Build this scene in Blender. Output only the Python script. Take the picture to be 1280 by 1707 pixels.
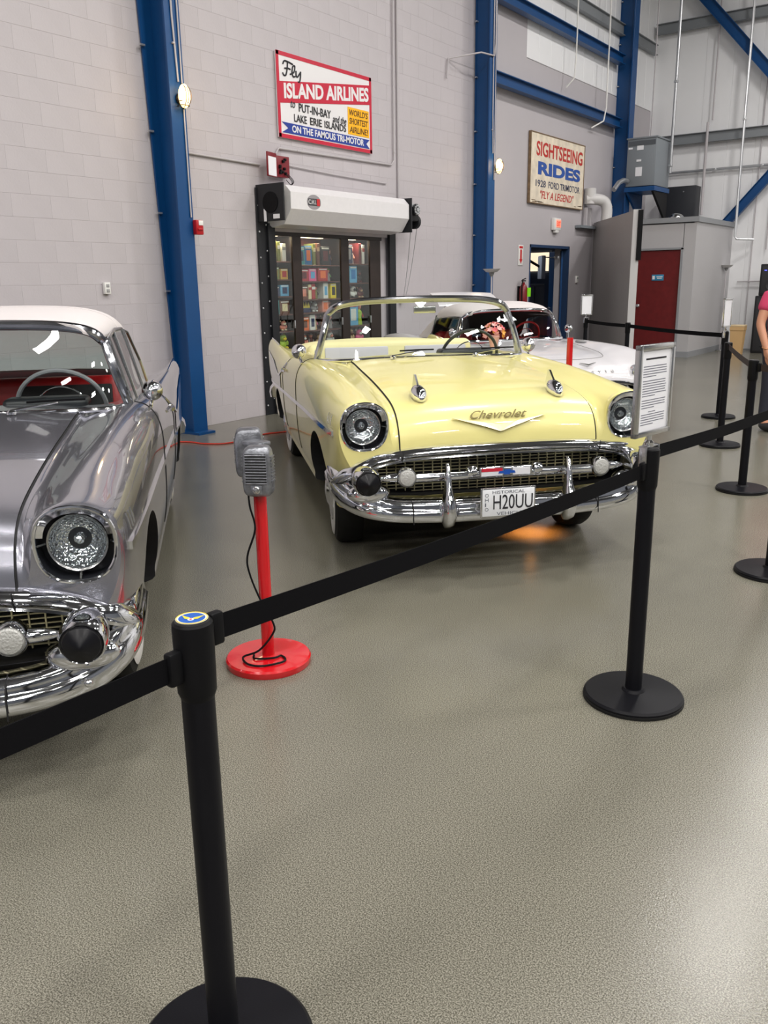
import bpy, bmesh, math, random
import numpy as np
from mathutils import Vector, Matrix

for o in list(bpy.data.objects):
    bpy.data.objects.remove(o)
random.seed(7)
SC = bpy.context.scene
COL = SC.collection

# ------------------------------------------------------------------ camera
# world: X = away from the block wall into the hall, Y = along that wall, Z up
CAM = Vector((7.55, 0.0, 1.594))
FW = Vector((-0.569, 0.780, -0.2595)).normalized()
RT = Vector((0.810, 0.586, -0.0147)).normalized()
UP = RT.cross(FW).normalized()
RT = FW.cross(UP).normalized()
cd = bpy.data.cameras.new('camera')
cam = bpy.data.objects.new('camera', cd)
COL.objects.link(cam)
M = Matrix.Identity(4)
for i in range(3):
    M[i][0], M[i][1], M[i][2], M[i][3] = RT[i], UP[i], -FW[i], CAM[i]
cam.matrix_world = M
cd.sensor_fit = 'VERTICAL'
cd.sensor_height = 36.0
cd.lens = 1416.7 / 1707 * 36
cd.clip_start = 0.02
cd.clip_end = 200
SC.camera = cam

# ------------------------------------------------------------------ world, exposure
w = bpy.data.worlds.new('world')
SC.world = w
w.use_nodes = True
w.node_tree.nodes['Background'].inputs[0].default_value = (0.75, 0.85, 1.0, 1)
w.node_tree.nodes['Background'].inputs[1].default_value = 0.3
SC.view_settings.view_transform = 'Standard'
SC.view_settings.look = 'None'
SC.view_settings.gamma = 1.0
SC.view_settings.use_curve_mapping = False
SC.view_settings.exposure = 0.0
SC.cycles.use_denoising = True
SC.cycles.max_bounces = 10
SC.cycles.diffuse_bounces = 4
SC.cycles.glossy_bounces = 5
SC.cycles.transmission_bounces = 8
SC.cycles.transparent_max_bounces = 16
SC.cycles.caustics_reflective = False
SC.cycles.caustics_refractive = False
SC.cycles.sample_clamp_indirect = 4.0

LAMP_POWER = 190.0      # each high-bay lamp under the roof
LAMP_COLOR = (1.0, 0.97, 0.93)

# ------------------------------------------------------------------ materials
MAT = {}
def mat(name, col, rough=0.5, metal=0.0, coat=0.0, emit=None, estr=0.0, trans=0.0, ior=1.45,
        noise=0.0, nscale=20.0, bump=0.0, bscale=80.0, spec=0.5, alpha=1.0):
    if name in MAT:
        return MAT[name]
    m = bpy.data.materials.new(name)
    m.use_nodes = True
    nt = m.node_tree
    b = nt.nodes['Principled BSDF']
    b.inputs['Base Color'].default_value = (*col, 1)
    b.inputs['Roughness'].default_value = rough
    b.inputs['Metallic'].default_value = metal
    b.inputs['Coat Weight'].default_value = coat
    b.inputs['Coat Roughness'].default_value = 0.03
    b.inputs['Transmission Weight'].default_value = trans
    b.inputs['IOR'].default_value = ior
    b.inputs['Specular IOR Level'].default_value = spec
    b.inputs['Alpha'].default_value = alpha
    if emit:
        b.inputs['Emission Color'].default_value = (*emit, 1)
        b.inputs['Emission Strength'].default_value = estr
    tc = None
    if noise or bump:
        tc = nt.nodes.new('ShaderNodeTexCoord')
    if noise:
        n = nt.nodes.new('ShaderNodeTexNoise')
        n.inputs['Scale'].default_value = nscale
        n.inputs['Detail'].default_value = 6
        nt.links.new(tc.outputs['Object'], n.inputs['Vector'])
        r = nt.nodes.new('ShaderNodeMapRange')
        r.inputs['From Min'].default_value = 0.3
        r.inputs['From Max'].default_value = 0.7
        r.inputs['To Min'].default_value = 1 - noise
        r.inputs['To Max'].default_value = 1 + noise
        nt.links.new(n.outputs['Fac'], r.inputs['Value'])
        mx = nt.nodes.new('ShaderNodeMix')
        mx.data_type = 'RGBA'
        mx.blend_type = 'MULTIPLY'
        mx.inputs['Factor'].default_value = 1
        mx.inputs['A'].default_value = (*col, 1)
        nt.links.new(r.outputs['Result'], mx.inputs['B'])
        nt.links.new(mx.outputs['Result'], b.inputs['Base Color'])
    if bump:
        n = nt.nodes.new('ShaderNodeTexNoise')
        n.inputs['Scale'].default_value = bscale
        n.inputs['Detail'].default_value = 4
        nt.links.new(tc.outputs['Object'], n.inputs['Vector'])
        bp = nt.nodes.new('ShaderNodeBump')
        bp.inputs['Strength'].default_value = bump
        bp.inputs['Distance'].default_value = 0.01
        nt.links.new(n.outputs['Fac'], bp.inputs['Height'])
        nt.links.new(bp.outputs['Normal'], b.inputs['Normal'])
    MAT[name] = m
    return m

def srgb(r, g, b):
    f = lambda c: (c / 255 / 12.92) if c <= 10 else ((c / 255 + 0.055) / 1.055) ** 2.4
    return (f(r), f(g), f(b))

def glass_mat(name, tint=(0.9, 0.95, 0.95), refl=0.12):
    """thin glass: mostly clear, with a mirror-like sheen that grows at grazing angles"""
    if name in MAT:
        return MAT[name]
    m = bpy.data.materials.new(name)
    m.use_nodes = True
    nt = m.node_tree
    nt.nodes.clear()
    out = nt.nodes.new('ShaderNodeOutputMaterial')
    t = nt.nodes.new('ShaderNodeBsdfTransparent')
    t.inputs[0].default_value = (*tint, 1)
    g = nt.nodes.new('ShaderNodeBsdfGlossy')
    g.inputs['Roughness'].default_value = 0.01
    lw = nt.nodes.new('ShaderNodeLayerWeight')
    lw.inputs['Blend'].default_value = 0.5
    pw = nt.nodes.new('ShaderNodeMath'); pw.operation = 'POWER'; pw.inputs[1].default_value = 4.0
    nt.links.new(lw.outputs['Facing'], pw.inputs[0])
    f = nt.nodes.new('ShaderNodeMapRange')
    f.inputs['To Min'].default_value = 0.045; f.inputs['To Max'].default_value = 1.0
    nt.links.new(pw.outputs[0], f.inputs['Value'])
    mx = nt.nodes.new('ShaderNodeMixShader')
    nt.links.new(f.outputs[0], mx.inputs[0])
    nt.links.new(t.outputs[0], mx.inputs[1])
    nt.links.new(g.outputs[0], mx.inputs[2])
    nt.links.new(mx.outputs[0], out.inputs[0])
    MAT[name] = m
    return m

CHROME = mat('chrome', (0.78, 0.79, 0.82), 0.07, 1.0)
CHROME_SOFT = mat('satin_chrome', (0.6, 0.6, 0.6), 0.22, 1.0)
BLACK = mat('black_plastic', (0.006, 0.006, 0.007), 0.45, spec=0.14)
BLACK_MET = mat('black_powder_coat', (0.006, 0.006, 0.008), 0.40, 0.0, spec=0.16, bump=0.05, bscale=400)
BELT = mat('black_webbing', (0.005, 0.005, 0.006), 0.8, spec=0.08, bump=0.2, bscale=900)
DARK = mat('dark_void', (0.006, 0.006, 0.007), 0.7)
RUBBER = mat('tyre_rubber', (0.010, 0.010, 0.010), 0.6, spec=0.25)
WHITEWALL = mat('whitewall', (0.72, 0.71, 0.68), 0.5)
GLASS = glass_mat('clear_glass', (0.93, 0.96, 0.95))
GLASS_T = glass_mat('tinted_glass', (0.80, 0.86, 0.84))
WHITE = mat('white_paint', (0.80, 0.79, 0.77), 0.4)
PAPER = mat('paper', (0.82, 0.82, 0.86), 0.7)
INK = mat('ink', (0.02, 0.02, 0.025), 0.7)
BLUE = mat('steel_blue_paint', srgb(4, 66, 120), 0.42, noise=0.06, nscale=3)
RED = mat('gloss_red', srgb(200, 18, 28), 0.22, coat=0.6)
GALV = mat('galvanised_pipe', (0.55, 0.56, 0.58), 0.35, 0.8)
CONDUIT = mat('painted_conduit', srgb(186, 181, 184), 0.45)
GREYBOX = mat('grey_enamel', srgb(128, 134, 140), 0.45)

# ------------------------------------------------------------------ mesh builder
class MB:
    def __init__(s):
        s.v, s.f, s.m = [], [], []
    def add(s, V, F, mi=0):
        k = len(s.v)
        s.v += [tuple(map(float, p)) for p in V]
        s.f += [tuple(i + k for i in f) for f in F]
        s.m += [mi] * len(F)
        return s
    def bm_add(s, bm, mi=0):
        bm.verts.index_update()
        s.add([v.co[:] for v in bm.verts], [[v.index for v in f.verts] for f in bm.faces], mi)
        bm.free()
        return s
    def box(s, c, d, R=None, bev=0.0, mi=0, seg=2):
        bm = bmesh.new()
        bmesh.ops.create_cube(bm, size=1)
        bmesh.ops.scale(bm, vec=Vector(d), verts=bm.verts)
        if bev:
            bmesh.ops.bevel(bm, geom=list(bm.edges), offset=min(bev, min(d) * 0.49), segments=seg, profile=0.5, affect='EDGES')
        if R is not None:
            bmesh.ops.transform(bm, matrix=R.to_4x4(), verts=bm.verts)
        bmesh.ops.translate(bm, vec=Vector(c), verts=bm.verts)
        return s.bm_add(bm, mi)
    def ring_loft(s, rings, cap0=True, cap1=True, closed=True, mi=0):
        n = len(rings[0])
        V = [p for r in rings for p in r]
        F = []
        for i in range(len(rings) - 1):
            for j in range(n if closed else n - 1):
                j2 = (j + 1) % n
                F.append((i * n + j, i * n + j2, (i + 1) * n + j2, (i + 1) * n + j))
        if cap0:
            F.append(tuple(range(n))[::-1])
        if cap1:
            F.append(tuple((len(rings) - 1) * n + j for j in range(n)))
        return s.add(V, F, mi)
    def cyl(s, p0, p1, r0, r1=None, seg=20, mi=0, caps=True):
        p0, p1 = Vector(p0), Vector(p1)
        r1 = r0 if r1 is None else r1
        a = (p1 - p0).normalized()
        u = a.orthogonal().normalized()
        v = a.cross(u)
        rings = []
        for p, r in ((p0, r0), (p1, r1)):
            rings.append([p + (u * math.cos(t) + v * math.sin(t)) * r for t in [2 * math.pi * k / seg for k in range(seg)]])
        return s.ring_loft(rings, caps, caps, True, mi)
    def lathe(s, prof, o=(0, 0, 0), axis=(0, 0, 1), seg=28, mi=0, ref=None, cap0=True, loop=False):
        """prof: (radius, height along the axis)"""
        o = Vector(o)
        a = Vector(axis).normalized()
        u = (Vector(ref) - a * a.dot(Vector(ref))).normalized() if ref else a.orthogonal().normalized()
        v = a.cross(u)
        rings = [[o + a * h + (u * math.cos(t) + v * math.sin(t)) * max(r, 1e-4) for t in [2 * math.pi * k / seg for k in range(seg)]] for r, h in prof]
        if loop:
            return s.ring_loft(rings + rings[:1], False, False, True, mi)
        return s.ring_loft(rings, cap0, True, True, mi)
    def tube(s, pts, r, seg=8, mi=0, closed=False, flat=None):
        pts = [Vector(p) for p in pts]
        n = len(pts)
        T = []
        for i in range(n):
            a = pts[(i - 1) % n] if (closed or i > 0) else pts[i]
            b = pts[(i + 1) % n] if (closed or i < n - 1) else pts[i]
            T.append((b - a).normalized())
        u = T[0].orthogonal().normalized()
        rings = []
        for i in range(n):
            u = (u - T[i] * u.dot(T[i]))
            u = u.normalized() if u.length > 1e-6 else T[i].orthogonal().normalized()
            v = T[i].cross(u)
            rr = r[i] if isinstance(r, (list, tuple)) else r
            rings.append([pts[i] + (u * math.cos(t) + v * math.sin(t)) * rr for t in [2 * math.pi * k / seg for k in range(seg)]])
        if closed:
            rings.append(rings[0])
            return s.ring_loft(rings, False, False, True, mi)
        return s.ring_loft(rings, True, True, True, mi)
    def ribbon(s, pts, wv, th, mi=0):
        """sweep of a rectangle: wv = half width vectors (one or per point), th = half thickness vectors"""
        rings = []
        for i, p in enumerate(pts):
            p = Vector(p)
            a = Vector(wv[i]) if isinstance(wv, list) else Vector(wv)
            b = Vector(th[i]) if isinstance(th, list) else Vector(th)
            rings.append([p + a + b, p - a + b, p - a - b, p + a - b])
        return s.ring_loft(rings, True, True, True, mi)
    def prism(s, poly, off, mi=0):
        """flat outline (3D points) pushed along off"""
        off = Vector(off)
        return s.ring_loft([[Vector(p) for p in poly], [Vector(p) + off for p in poly]], True, True, True, mi)
    def ell(s, c, r, R=None, seg=20, rings=12, mi=0):
        bm = bmesh.new()
        bmesh.ops.create_uvsphere(bm, u_segments=seg, v_segments=rings, radius=1)
        bmesh.ops.scale(bm, vec=Vector(r), verts=bm.verts)
        if R is not None:
            bmesh.ops.transform(bm, matrix=R.to_4x4(), verts=bm.verts)
        bmesh.ops.translate(bm, vec=Vector(c), verts=bm.verts)
        return s.bm_add(bm, mi)
    def grid(s, P, mi=0, flip=False):
        """P[i][j] open surface"""
        ni, nj = len(P), len(P[0])
        F = []
        for i in range(ni - 1):
            for j in range(nj - 1):
                q = (i * nj + j, i * nj + j + 1, (i + 1) * nj + j + 1, (i + 1) * nj + j)
                F.append(q[::-1] if flip else q)
        return s.add([p for r in P for p in r], F, mi)
    def text(s, body, P0, eu, ev, nrm, depth=0.003, bold=0.0, shear=0.0, mi=0, spacing=1.0):
        """lettering stretched to fill the parallelogram P0, P0+eu, P0+ev"""
        V, F = text_geo(body, bold, shear, spacing)
        P0, eu, ev, nrm = Vector(P0), Vector(eu), Vector(ev), Vector(nrm)
        s.add([P0 + eu * p[0] + ev * p[1] + nrm * (depth * p[2]) for p in V], F, mi)
        return s
    def mesh(s, name, mats, smooth=True, angle=35, recalc=True):
        me = bpy.data.meshes.new(name)
        me.from_pydata(s.v, [], s.f)
        for m in (mats if isinstance(mats, (list, tuple)) else [mats]):
            me.materials.append(m)
        me.polygons.foreach_set('material_index', s.m)
        if recalc:
            bm = bmesh.new()
            bm.from_mesh(me)
            bmesh.ops.recalc_face_normals(bm, faces=bm.faces)
            bm.to_mesh(me)
            bm.free()
        if smooth:
            me.shade_smooth()
            me.set_sharp_from_angle(angle=math.radians(angle))
        me.update()
        return me
    def build(s, name, mats, parent=None, smooth=True, angle=35, recalc=True, kind=None, label=None):
        o = bpy.data.objects.new(name, s.mesh(name, mats, smooth, angle, recalc))
        COL.objects.link(o)
        o.parent = parent
        if kind:
            o['kind'] = kind
        if label:
            o['label'] = label
        return o

_tg = {}
def text_geo(body, bold=0.0, shear=0.0, spacing=1.0):
    key = (body, bold, shear, spacing)
    if key in _tg:
        return _tg[key]
    cu = bpy.data.curves.new('lettering', 'FONT')
    cu.body = body
    cu.size = 1
    cu.offset = bold
    cu.shear = shear
    cu.space_character = spacing
    cu.resolution_u = 4
    cu.extrude = 0.5
    ob = bpy.data.objects.new('lettering', cu)
    COL.objects.link(ob)
    bpy.context.view_layer.update()
    me = bpy.data.meshes.new_from_object(ob.evaluated_get(bpy.context.evaluated_depsgraph_get()))
    V = [v.co.copy() for v in me.vertices]
    F = [tuple(p.vertices) for p in me.polygons]
    bpy.data.objects.remove(ob)
    bpy.data.curves.remove(cu)
    bpy.data.meshes.remove(me)
    x0, x1 = min(v.x for v in V), max(v.x for v in V)
    y0, y1 = min(v.y for v in V), max(v.y for v in V)
    V = [((v.x - x0) / (x1 - x0), (v.y - y0) / (y1 - y0), v.z + 0.5) for v in V]
    _tg[key] = (V, F)
    return V, F

def empty(name, loc=(0, 0, 0), rz=0.0, label=None, cat=None, group=None):
    o = bpy.data.objects.new(name, None)
    COL.objects.link(o)
    o.location = loc
    o.rotation_euler = (0, 0, rz)
    o.empty_display_size = 0.1
    tag(o, label, cat, group)
    return o

def tag(o, label=None, cat=None, group=None, kind=None):
    if label:
        o['label'] = label
    if cat:
        o['category'] = cat
    if group:
        o['group'] = group
    if kind:
        o['kind'] = kind
    return o

def copy_tree(o, parent=None):
    c = o.copy()
    COL.objects.link(c)
    c.parent = parent
    for ch in list(o.children):
        copy_tree(ch, c)
    return c

def RZ(a):
    return Matrix.Rotation(a, 3, 'Z')

def pchip(xs, ys, x):
    """monotone cubic interpolation"""
    xs, ys = np.asarray(xs, float), np.asarray(ys, float)
    o = np.argsort(xs)
    xs, ys = xs[o], ys[o]
    x = np.clip(np.asarray(x, float), xs[0], xs[-1])
    if len(xs) == 1:
        return np.full_like(x, ys[0])
    if len(xs) == 2:
        return np.interp(x, xs, ys)
    h = np.diff(xs)
    d = np.diff(ys) / h
    m = np.zeros_like(xs)
    for i in range(1, len(xs) - 1):
        if d[i - 1] * d[i] > 0:
            w1, w2 = 2 * h[i] + h[i - 1], h[i] + 2 * h[i - 1]
            m[i] = (w1 + w2) / (w1 / d[i - 1] + w2 / d[i])
    m[0], m[-1] = d[0], d[-1]
    i = np.clip(np.searchsorted(xs, x) - 1, 0, len(xs) - 2)
    t = (x - xs[i]) / h[i]
    return ((2 * t**3 - 3 * t**2 + 1) * ys[i] + (t**3 - 2 * t**2 + t) * h[i] * m[i]
            + (-2 * t**3 + 3 * t**2) * ys[i + 1] + (t**3 - t**2) * h[i] * m[i + 1])

def tab(d, x):
    return pchip(list(d.keys()), list(d.values()), x)

def spline(pts, n):
    """Catmull-Rom through the points, n samples per span"""
    P = [Vector(p) for p in pts]
    out = []
    for i in range(len(P) - 1):
        a = P[i - 1] if i > 0 else P[i] * 2 - P[i + 1]
        b, c = P[i], P[i + 1]
        d = P[i + 2] if i + 2 < len(P) else P[i + 1] * 2 - P[i]
        for k in range(n):
            t = k / n
            out.append(0.5 * ((2 * b) + (c - a) * t + (2 * a - 5 * b + 4 * c - d) * t * t + (3 * b - 3 * c + d - a) * t**3))
    out.append(P[-1])
    return out

def boolean_cut(o, cutters):
    """cut solids out of a mesh object, keeping the cutters' materials on the cut faces"""
    for c in cutters:
        md = o.modifiers.new('cut', 'BOOLEAN')
        md.operation = 'DIFFERENCE'
        md.solver = 'EXACT'
        md.material_mode = 'TRANSFER'
        md.object = c
    bpy.context.view_layer.update()
    me = bpy.data.meshes.new_from_object(o.evaluated_get(bpy.context.evaluated_depsgraph_get()))
    o.modifiers.clear()
    old = o.data
    o.data = me
    bpy.data.meshes.remove(old)
    for c in cutters:
        m = c.data
        bpy.data.objects.remove(c)
        bpy.data.meshes.remove(m)
    me.shade_smooth()
    me.set_sharp_from_angle(angle=math.radians(32))

# ================================================================== SETTING
YB = 21.1            # back wall
HX = 26.0            # far side wall
YF = -16.0           # wall behind the camera
HZ = 9.6             # roof

def floor_material():
    m = bpy.data.materials.new('speckled_epoxy_floor')
    m.use_nodes = True
    nt = m.node_tree
    b = nt.nodes['Principled BSDF']
    tc = nt.nodes.new('ShaderNodeTexCoord')
    n1 = nt.nodes.new('ShaderNodeTexNoise'); n1.inputs['Scale'].default_value = 260; n1.inputs['Detail'].default_value = 2
    n2 = nt.nodes.new('ShaderNodeTexNoise'); n2.inputs['Scale'].default_value = 0.9; n2.inputs['Detail'].default_value = 4
    v = nt.nodes.new('ShaderNodeTexNoise'); v.inputs['Scale'].default_value = 190; v.inputs['Detail'].default_value = 3
    for n in (n1, n2, v):
        nt.links.new(tc.outputs['Object'], n.inputs['Vector'])
    cr = nt.nodes.new('ShaderNodeValToRGB')
    cr.color_ramp.elements[0].position = 0.36
    cr.color_ramp.elements[0].color = (*srgb(74, 72, 63), 1)
    cr.color_ramp.elements[1].position = 0.62
    cr.color_ramp.elements[1].color = (*srgb(140, 137, 125), 1)
    e = cr.color_ramp.elements.new(0.5)
    e.color = (*srgb(109, 106, 95), 1)
    nt.links.new(n1.outputs['Fac'], cr.inputs['Fac'])
    r = nt.nodes.new('ShaderNodeMapRange')
    r.inputs['From Min'].default_value = 0.3; r.inputs['From Max'].default_value = 0.7
    r.inputs['To Min'].default_value = 0.90; r.inputs['To Max'].default_value = 1.08
    nt.links.new(n2.outputs['Fac'], r.inputs['Value'])
    mx = nt.nodes.new('ShaderNodeMix'); mx.data_type = 'RGBA'; mx.blend_type = 'MULTIPLY'
    mx.inputs['Factor'].default_value = 1
    nt.links.new(cr.outputs['Color'], mx.inputs['A'])
    nt.links.new(r.outputs['Result'], mx.inputs['B'])
    nt.links.new(mx.outputs['Result'], b.inputs['Base Color'])
    bp = nt.nodes.new('ShaderNodeBump')
    bp.inputs['Strength'].default_value = 0.15
    bp.inputs['Distance'].default_value = 0.003
    nt.links.new(v.outputs['Fac'], bp.inputs['Height'])
    nt.links.new(bp.outputs['Normal'], b.inputs['Normal'])
    b.inputs['Roughness'].default_value = 0.20
    b.inputs['Specular IOR Level'].default_value = 0.42
    return m
FLOOR = floor_material()
WALLP = mat('block_wall_paint', srgb(188, 182, 186), 0.5, noise=0.035, nscale=1.3, bump=0.12, bscale=45)
WALLS = mat('smooth_wall_paint', srgb(184, 179, 183), 0.5, noise=0.03, nscale=0.8)
JOINT = mat('block_joint', srgb(184, 178, 182), 0.6)
PANELW = mat('white_liner_panel', srgb(236, 236, 238), 0.45, noise=0.04, nscale=0.7)
ROOF = mat('roof_deck', srgb(96, 98, 104), 0.6, noise=0.05)
FARW = mat('hangar_door_grey', srgb(112, 116, 124), 0.5, noise=0.05)
CLOSET = mat('closet_paint', srgb(178, 176, 178), 0.5, noise=0.03, nscale=1)

b = MB().box(((HX - 3) / 2, (YB + YF) / 2, -0.1), (HX + 3, YB - YF, 0.2))
b.build('floor', FLOOR, kind='structure', smooth=False)

# --- left wall: concrete blocks up to the middle column, smooth wall past it
OPY0, OPY1, OPZ = 8.02, 10.66, 2.32          # roll-door opening
DRY0, DRY1, DRZ = 15.08, 16.86, 2.26         # blue door opening
wall = MB()
for (y0, y1, z0, z1) in ((YF, OPY0, 0, HZ), (OPY0, OPY1, OPZ, HZ), (OPY1, DRY0, 0, HZ), (DRY0, DRY1, DRZ, HZ), (DRY1, YB + 0.3, 0, HZ)):
    x1 = -0.0018
    wall.box(((x1 - 0.3) / 2, (y0 + y1) / 2, (z0 + z1) / 2), (0.3 + x1, y1 - y0, z1 - z0))
wall_left = wall.build('wall_left', JOINT, kind='structure', smooth=False)
BH, BW = 0.2032, 0.4064
J = 0.003
def block_mesh(nm, wd):
    return MB().box((0, 0, 0), (0.02, wd - 0.0006, BH - J), bev=0.0012, seg=1).mesh(nm, WALLP, smooth=False)
full_b, half_b = block_mesh('block', BW), block_mesh('block', BW / 2)
blocks = []
Y0B = 8.12 - 22 * BW
for k in range(46):
    z = (k + 0.5) * BH
    y = Y0B - (BW / 2 if k % 2 else 0)
    while y < 13.0:
        a, c = y, y + BW
        segs = [(a, c)]
        if z < OPZ:
            segs = []
            if c <= OPY0 + 0.01 or a >= OPY1 - 0.01:
                segs = [(a, c)]
            elif a < OPY0:
                segs = [(a, OPY0)]
            elif c > OPY1:
                segs = [(OPY1, c)]
        for s0, s1 in segs:
            if s1 - s0 > 0.05:
                blocks.append((s0, s1, z))
        y += BW
def block_size(bk):
    P = Vector((0, (bk[0] + bk[1]) / 2, bk[2])) - CAM
    dep = P.dot(FW)
    if dep < 0.5:
        return 0
    px, py = 640 + 1416.7 * P.dot(RT) / dep, 853.5 - 1416.7 * P.dot(UP) / dep
    if not (-30 < px < 1300 and -30 < py < 720):
        return 0
    return 1.0 / dep
order = sorted(blocks, key=lambda q: -block_size(q))
near = order[:296]
for s0, s1, z in near:
    me = full_b if abs(s1 - s0 - BW) < 0.01 else (half_b if abs(s1 - s0 - BW / 2) < 0.01 else block_mesh('block', s1 - s0))
    o = bpy.data.objects.new('block', me)
    COL.objects.link(o)
    o.parent = wall_left
    o.location = (-0.01, (s0 + s1) / 2, z)
rest = MB()
for s0, s1, z in order[296:]:
    rest.box((-0.01, (s0 + s1) / 2, z), (0.02, s1 - s0 - 0.001, BH - J))
rest.build('block_courses', WALLP, wall_left, smooth=False, kind='stuff')
# smooth lining past the middle column
sm = MB()
for (y0, y1, z0, z1) in ((13.0, DRY0, 0, 5.35), (DRY0, DRY1, DRZ, 5.35), (DRY1, YB, 0, 5.35), (13.0, 14.75, 5.35, HZ)):
    sm.box((0.006, (y0 + y1) / 2, (z0 + z1) / 2), (0.022, y1 - y0, z1 - z0))
sm.build('wall_lining', WALLS, wall_left, smooth=False)
up = MB()
for k in range(13):
    y0 = 14.75 + k * 0.49
    up.box((0.004, y0 + 0.24, (5.37 + HZ) / 2), (0.022, 0.482, HZ - 5.37), bev=0.006, seg=1)
up.build('liner_panels', PANELW, wall_left, smooth=False)
# reveals of the two openings
rv = MB()
rv.box((-0.17, OPY1 + 0.004, OPZ / 2), (0.30, 0.02, OPZ)); rv.box((-0.17, OPY0 - 0.004, OPZ / 2), (0.30, 0.02, OPZ))
rv.box((-0.17, (OPY0 + OPY1) / 2, OPZ + 0.004), (0.30, OPY1 - OPY0, 0.02))
rv.box((-0.15, DRY1 + 0.004, DRZ / 2), (0.30, 0.02, DRZ)); rv.box((-0.15, DRY0 - 0.004, DRZ / 2), (0.30, 0.02, DRZ))
rv.build('reveals', WALLS, wall_left, smooth=False)

# --- back wall with ribbed white liner panels
bw = MB().box(((HX - 0.3) / 2, YB + 0.15, HZ / 2), (HX + 0.3, 0.26, HZ))
wall_back = bw.build('wall_back', PANELW, kind='structure', smooth=False)
pm = MB().box((0, 0, 0), (0.598, 0.03, HZ - 0.02), bev=0.004, seg=1)
pme = pm.mesh('liner_panel', PANELW, smooth=False)
for k in range(20):
    o = bpy.data.objects.new('liner_panel', pme); COL.objects.link(o); o.parent = wall_back
    o.location = (0.3 + k * 0.6, YB, HZ / 2)
# the unseen sides and the roof close the hall
MB().box((HX + 0.1, (YB + YF) / 2, HZ / 2), (0.2, YB - YF, HZ)).build('wall_right', FARW, kind='structure', smooth=False)
MB().box((HX / 2, YF - 0.1, HZ / 2), (HX, 0.2, HZ)).build('wall_front', FARW, kind='structure', smooth=False)
MB().box((HX / 2, (YB + YF) / 2, HZ + 0.1), (HX + 0.6, YB - YF + 0.6, 0.2)).build('ceiling', ROOF, kind='structure', smooth=False)

# --- high-bay lamps under the roof (above the frame)
LENS = mat('lamp_lens', (1, 1, 1), 0.5, emit=LAMP_COLOR, estr=10)
hb = None
for ix, X in enumerate((5.25, 9.9, 14.5, 19.1)):
    for iy, Y in enumerate((-13.2, -8.2, -3.2, 1.8, 6.8, 11.8, 16.8)):
        r_ = empty('high_bay_lamp', (X, Y, 8.6), 0, 'rectangular high-bay lamp hung under the roof deck', 'lamp', 'high-bay lamps under the roof')
        if hb is None:
            h1 = MB().box((0, 0, 0.06), (0.62, 1.22, 0.1), bev=0.02).build('housing', WHITE, r_)
            h2 = MB().box((0, 0, 0.0), (0.56, 1.16, 0.02)).build('lens', LENS, r_, smooth=False)
            h3 = MB().cyl((0, 0.4, 0.1), (0, 0.4, 1.0), 0.008, seg=6).build('hanger', GALV, r_)
            h4 = MB().cyl((0, -0.4, 0.1), (0, -0.4, 1.0), 0.008, seg=6).build('hanger', GALV, r_)
            hb = (h1, h2, h3, h4)
            ld = bpy.data.lights.new('lamp_light', 'AREA')
            ld.shape = 'RECTANGLE'; ld.size = 0.56; ld.size_y = 1.16
            ld.energy = LAMP_POWER; ld.color = LAMP_COLOR
        else:
            for h in hb:
                c = h.copy(); COL.objects.link(c); c.parent = r_
        lo = bpy.data.objects.new('lamp_light', ld); COL.objects.link(lo); lo.parent = r_; lo.location = (0, 0, -0.02)

# --- blue steel columns, beams and braces

def column(yc, half, dep, ztop, label, lift=0.0):
    r_ = empty('steel_column', (0, yc, 0), 0, label, 'column')
    # the outer flange lies against the wall and widens upwards
    MB().prism([(0.012, -0.02, 0), (0.012, half, 0), (0.012, half, ztop), (0.012, -0.02 - lift * ztop, ztop)], (0.022, 0, 0)).build('outer_flange', BLUE, r_, smooth=False)
    MB().box((dep / 2 + 0.015, 0, ztop / 2), (dep - 0.03, 0.02, ztop)).build('web', BLUE, r_, smooth=False)
    MB().box((dep, 0, ztop / 2), (0.028, half * 2, ztop), bev=0.003, seg=1).build('inner_flange', BLUE, r_, smooth=False)
    MB().box((dep / 2 + 0.06, 0, 0.0125), (dep + 0.10, half * 2 + 0.04, 0.025)).build('base_plate', BLUE, r_, smooth=False)
    for k in range(9):
        MB().box((0.05, -0.035 - lift * (0.75 + k * 0.8), 0.75 + k * 0.8), (0.03, 0.06, 0.018)).build('girt_clip', GALV, r_, smooth=False)
    for k in range(4):
        MB().cyl((dep * 0.35 + 0.2 * dep * k, 0.01, 0.025), (dep * 0.35 + 0.2 * dep * k, 0.01, 0.06), 0.012, seg=6).build('anchor_bolt', GALV, r_, smooth=False)
    return r_
column(6.44, 0.10, 0.32, HZ, 'blue steel column beside the silver convertible, with a fire alarm pull box', lift=0.034)
column(13.0, 0.11, 0.32, HZ, 'blue steel column between the roll-up door and the sightseeing sign')
column(18.98, 0.13, 0.36, HZ, 'blue steel column in the corner beside the grey transformer')

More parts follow.
